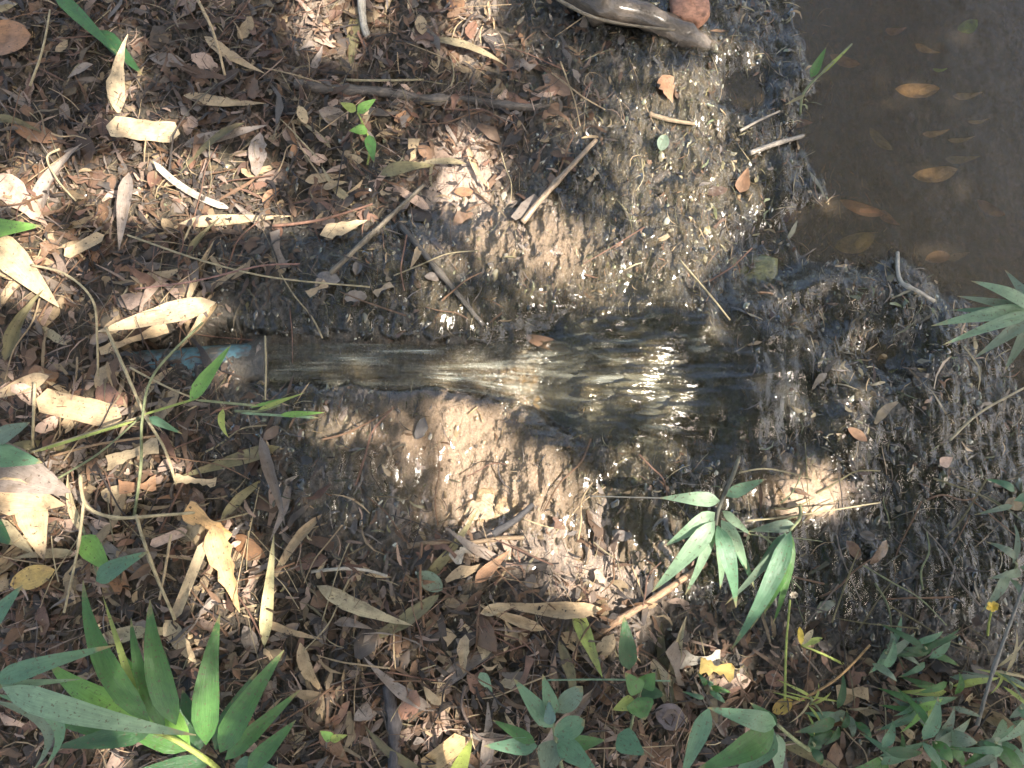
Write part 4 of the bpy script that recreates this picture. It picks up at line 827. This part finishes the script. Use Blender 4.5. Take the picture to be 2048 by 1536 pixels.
for i in range(6):
    r3 = random.Random(700+i)
    V, F, U = blade(Vector((0, 0, 0)), Vector((1, 0, 0)), r3.uniform(.10, .17), arch=r3.uniform(.0, .06), bend=r3.uniform(-.08, .08), fold=r3.uniform(.1, .5), ragged=r3.uniform(.1, .5), curl=r3.uniform(-.6, .6), n=12, r=r3)
    V = [v-Vector((.5, 0, 0)) for v in V]
    me = bpy.data.meshes.new('bamboo_leaf'); me.from_pydata(V, [], F); me.materials.append(M['dry']); me.polygons.foreach_set('use_smooth', np.ones(len(F), bool))
    l = me.uv_layers.new(name='UVMap'); idx = np.empty(len(me.loops), np.int32); me.loops.foreach_get('vertex_index', idx); l.data.foreach_set('uv', np.array(U, np.float32)[idx].ravel()); LM.append(me)
for zi, ((zu, zv, ru, rv), phrase) in enumerate(ZONES[:14]):
    for k in range(6 if zi in (1, 5, 6, 7, 8) else 4):
        u = zu+r4.uniform(-1, 1)*ru; v = zv+r4.uniform(-1, 1)*rv
        if 240 < u < 520 and 660 < v < 800: v -= 160
        p = G(u, v); ck, cn = r4.choice([('straw', 'straw-coloured'), ('tan', 'tan'), ('grey', 'grey'), ('olive', 'olive')])
        o = bpy.data.objects.new('bamboo_leaf', r4.choice(LM)); link(o); Ls = r4.uniform(.09, .16); o.scale = (Ls, Ls, Ls)
        o.location = (p.x, p.y, p.z+.008+r4.random()*.008); o.rotation_euler = (r4.gauss(0, .3), r4.gauss(0, .06), r4.uniform(0, 6.28)); f = r4.uniform(.65, 1.1); o.color = (*[q*f for q in COL[ck]], 1)
        tag(o, f'long {cn} bamboo leaf {phrase}', 'leaf', f'{cn} bamboo leaves {phrase}'); LOOSE.setdefault(o['label'], []).append((u, o))
sprotos = []
for i in range(8):
    r5 = random.Random(800+i)
    V, F, U = tube([(-.5, 0, 0), (-.2, r5.uniform(-.06, .06), .03), (.15, r5.uniform(-.06, .06), .05), (.5, r5.uniform(-.1, .1), 0)], .016, .010, 5, .15, r5, knots=(.3, .7))
    me = bpy.data.meshes.new('straw'); me.from_pydata(V, [], F); me.materials.append(M['bark']); me.polygons.foreach_set('use_smooth', np.ones(len(F), bool))
    l = me.uv_layers.new(name='UVMap'); idx = np.empty(len(me.loops), np.int32); me.loops.foreach_get('vertex_index', idx); l.data.foreach_set('uv', np.array(U, np.float32)[idx].ravel()*3)
    sprotos.append(me)
SPAL = [('straw', 'straw-coloured'), ('tan', 'tan'), ('brown', 'brown'), ('redbrown', 'reddish'), ('dark', 'dark')]
for zi, ((zu, zv, ru, rv), phrase) in enumerate(ZONES):
    for k in range(10 if zi != 18 else 44):
        for tr_ in range(30):
            u = zu+r4.uniform(-1, 1)*ru; v = zv+r4.uniform(-1, 1)*rv
            if stream_mask(np.array(u), np.array(v)) < -12 and np.interp(v, SH_V, SH_U)-u > -60 and -20 < u < 2060 and -20 < v < 1550: break
        p = G(u, v); ck, cn = r4.choice(SPAL if zi != 18 else [('dark', 'dark'), ('stemg', 'greenish'), ('grey', 'grey'), ('brown', 'brown'), ('olive', 'olive')]); o = bpy.data.objects.new('straw', r4.choice(sprotos)); link(o)
        Ls = r4.uniform(.06, .15); tk = r4.uniform(.06, .12)*.9; o.scale = (Ls, tk, tk)
        o.location = (p.x, p.y, p.z+.010+r4.random()*.012); o.rotation_euler = (0, r4.gauss(0, .1), r4.uniform(0, 6.28)); f = r4.uniform(.7, 1.2); o.color = (*[q*f for q in COL[ck]], 1)
        tag(o, f'thin {cn} straw {phrase}', 'straw', f'{cn} straws {phrase}'); LOOSE.setdefault(o['label'], []).append((u, o))
ORD = ['leftmost', 'second from left', 'third from left', 'fourth from left', 'fifth from left', 'sixth from left', 'seventh from left', 'eighth from left', 'ninth from left', 'tenth from left', 'eleventh from left', 'twelfth from left', 'thirteenth from left', 'fourteenth from left', 'fifteenth from left']
for lab, lst in LOOSE.items():                                     # alike neighbours are told apart by their order
    lst.sort(key=lambda q: q[0]); n = len(lst)
    for i, (u, o) in enumerate(lst):
        if n == 2: o['label'] = lab+', '+('left of two', 'right of two')[i]
        elif n > 2: o['label'] = lab+', '+('rightmost' if i == n-1 else ORD[i] if i < 15 else 'near the right of its group')
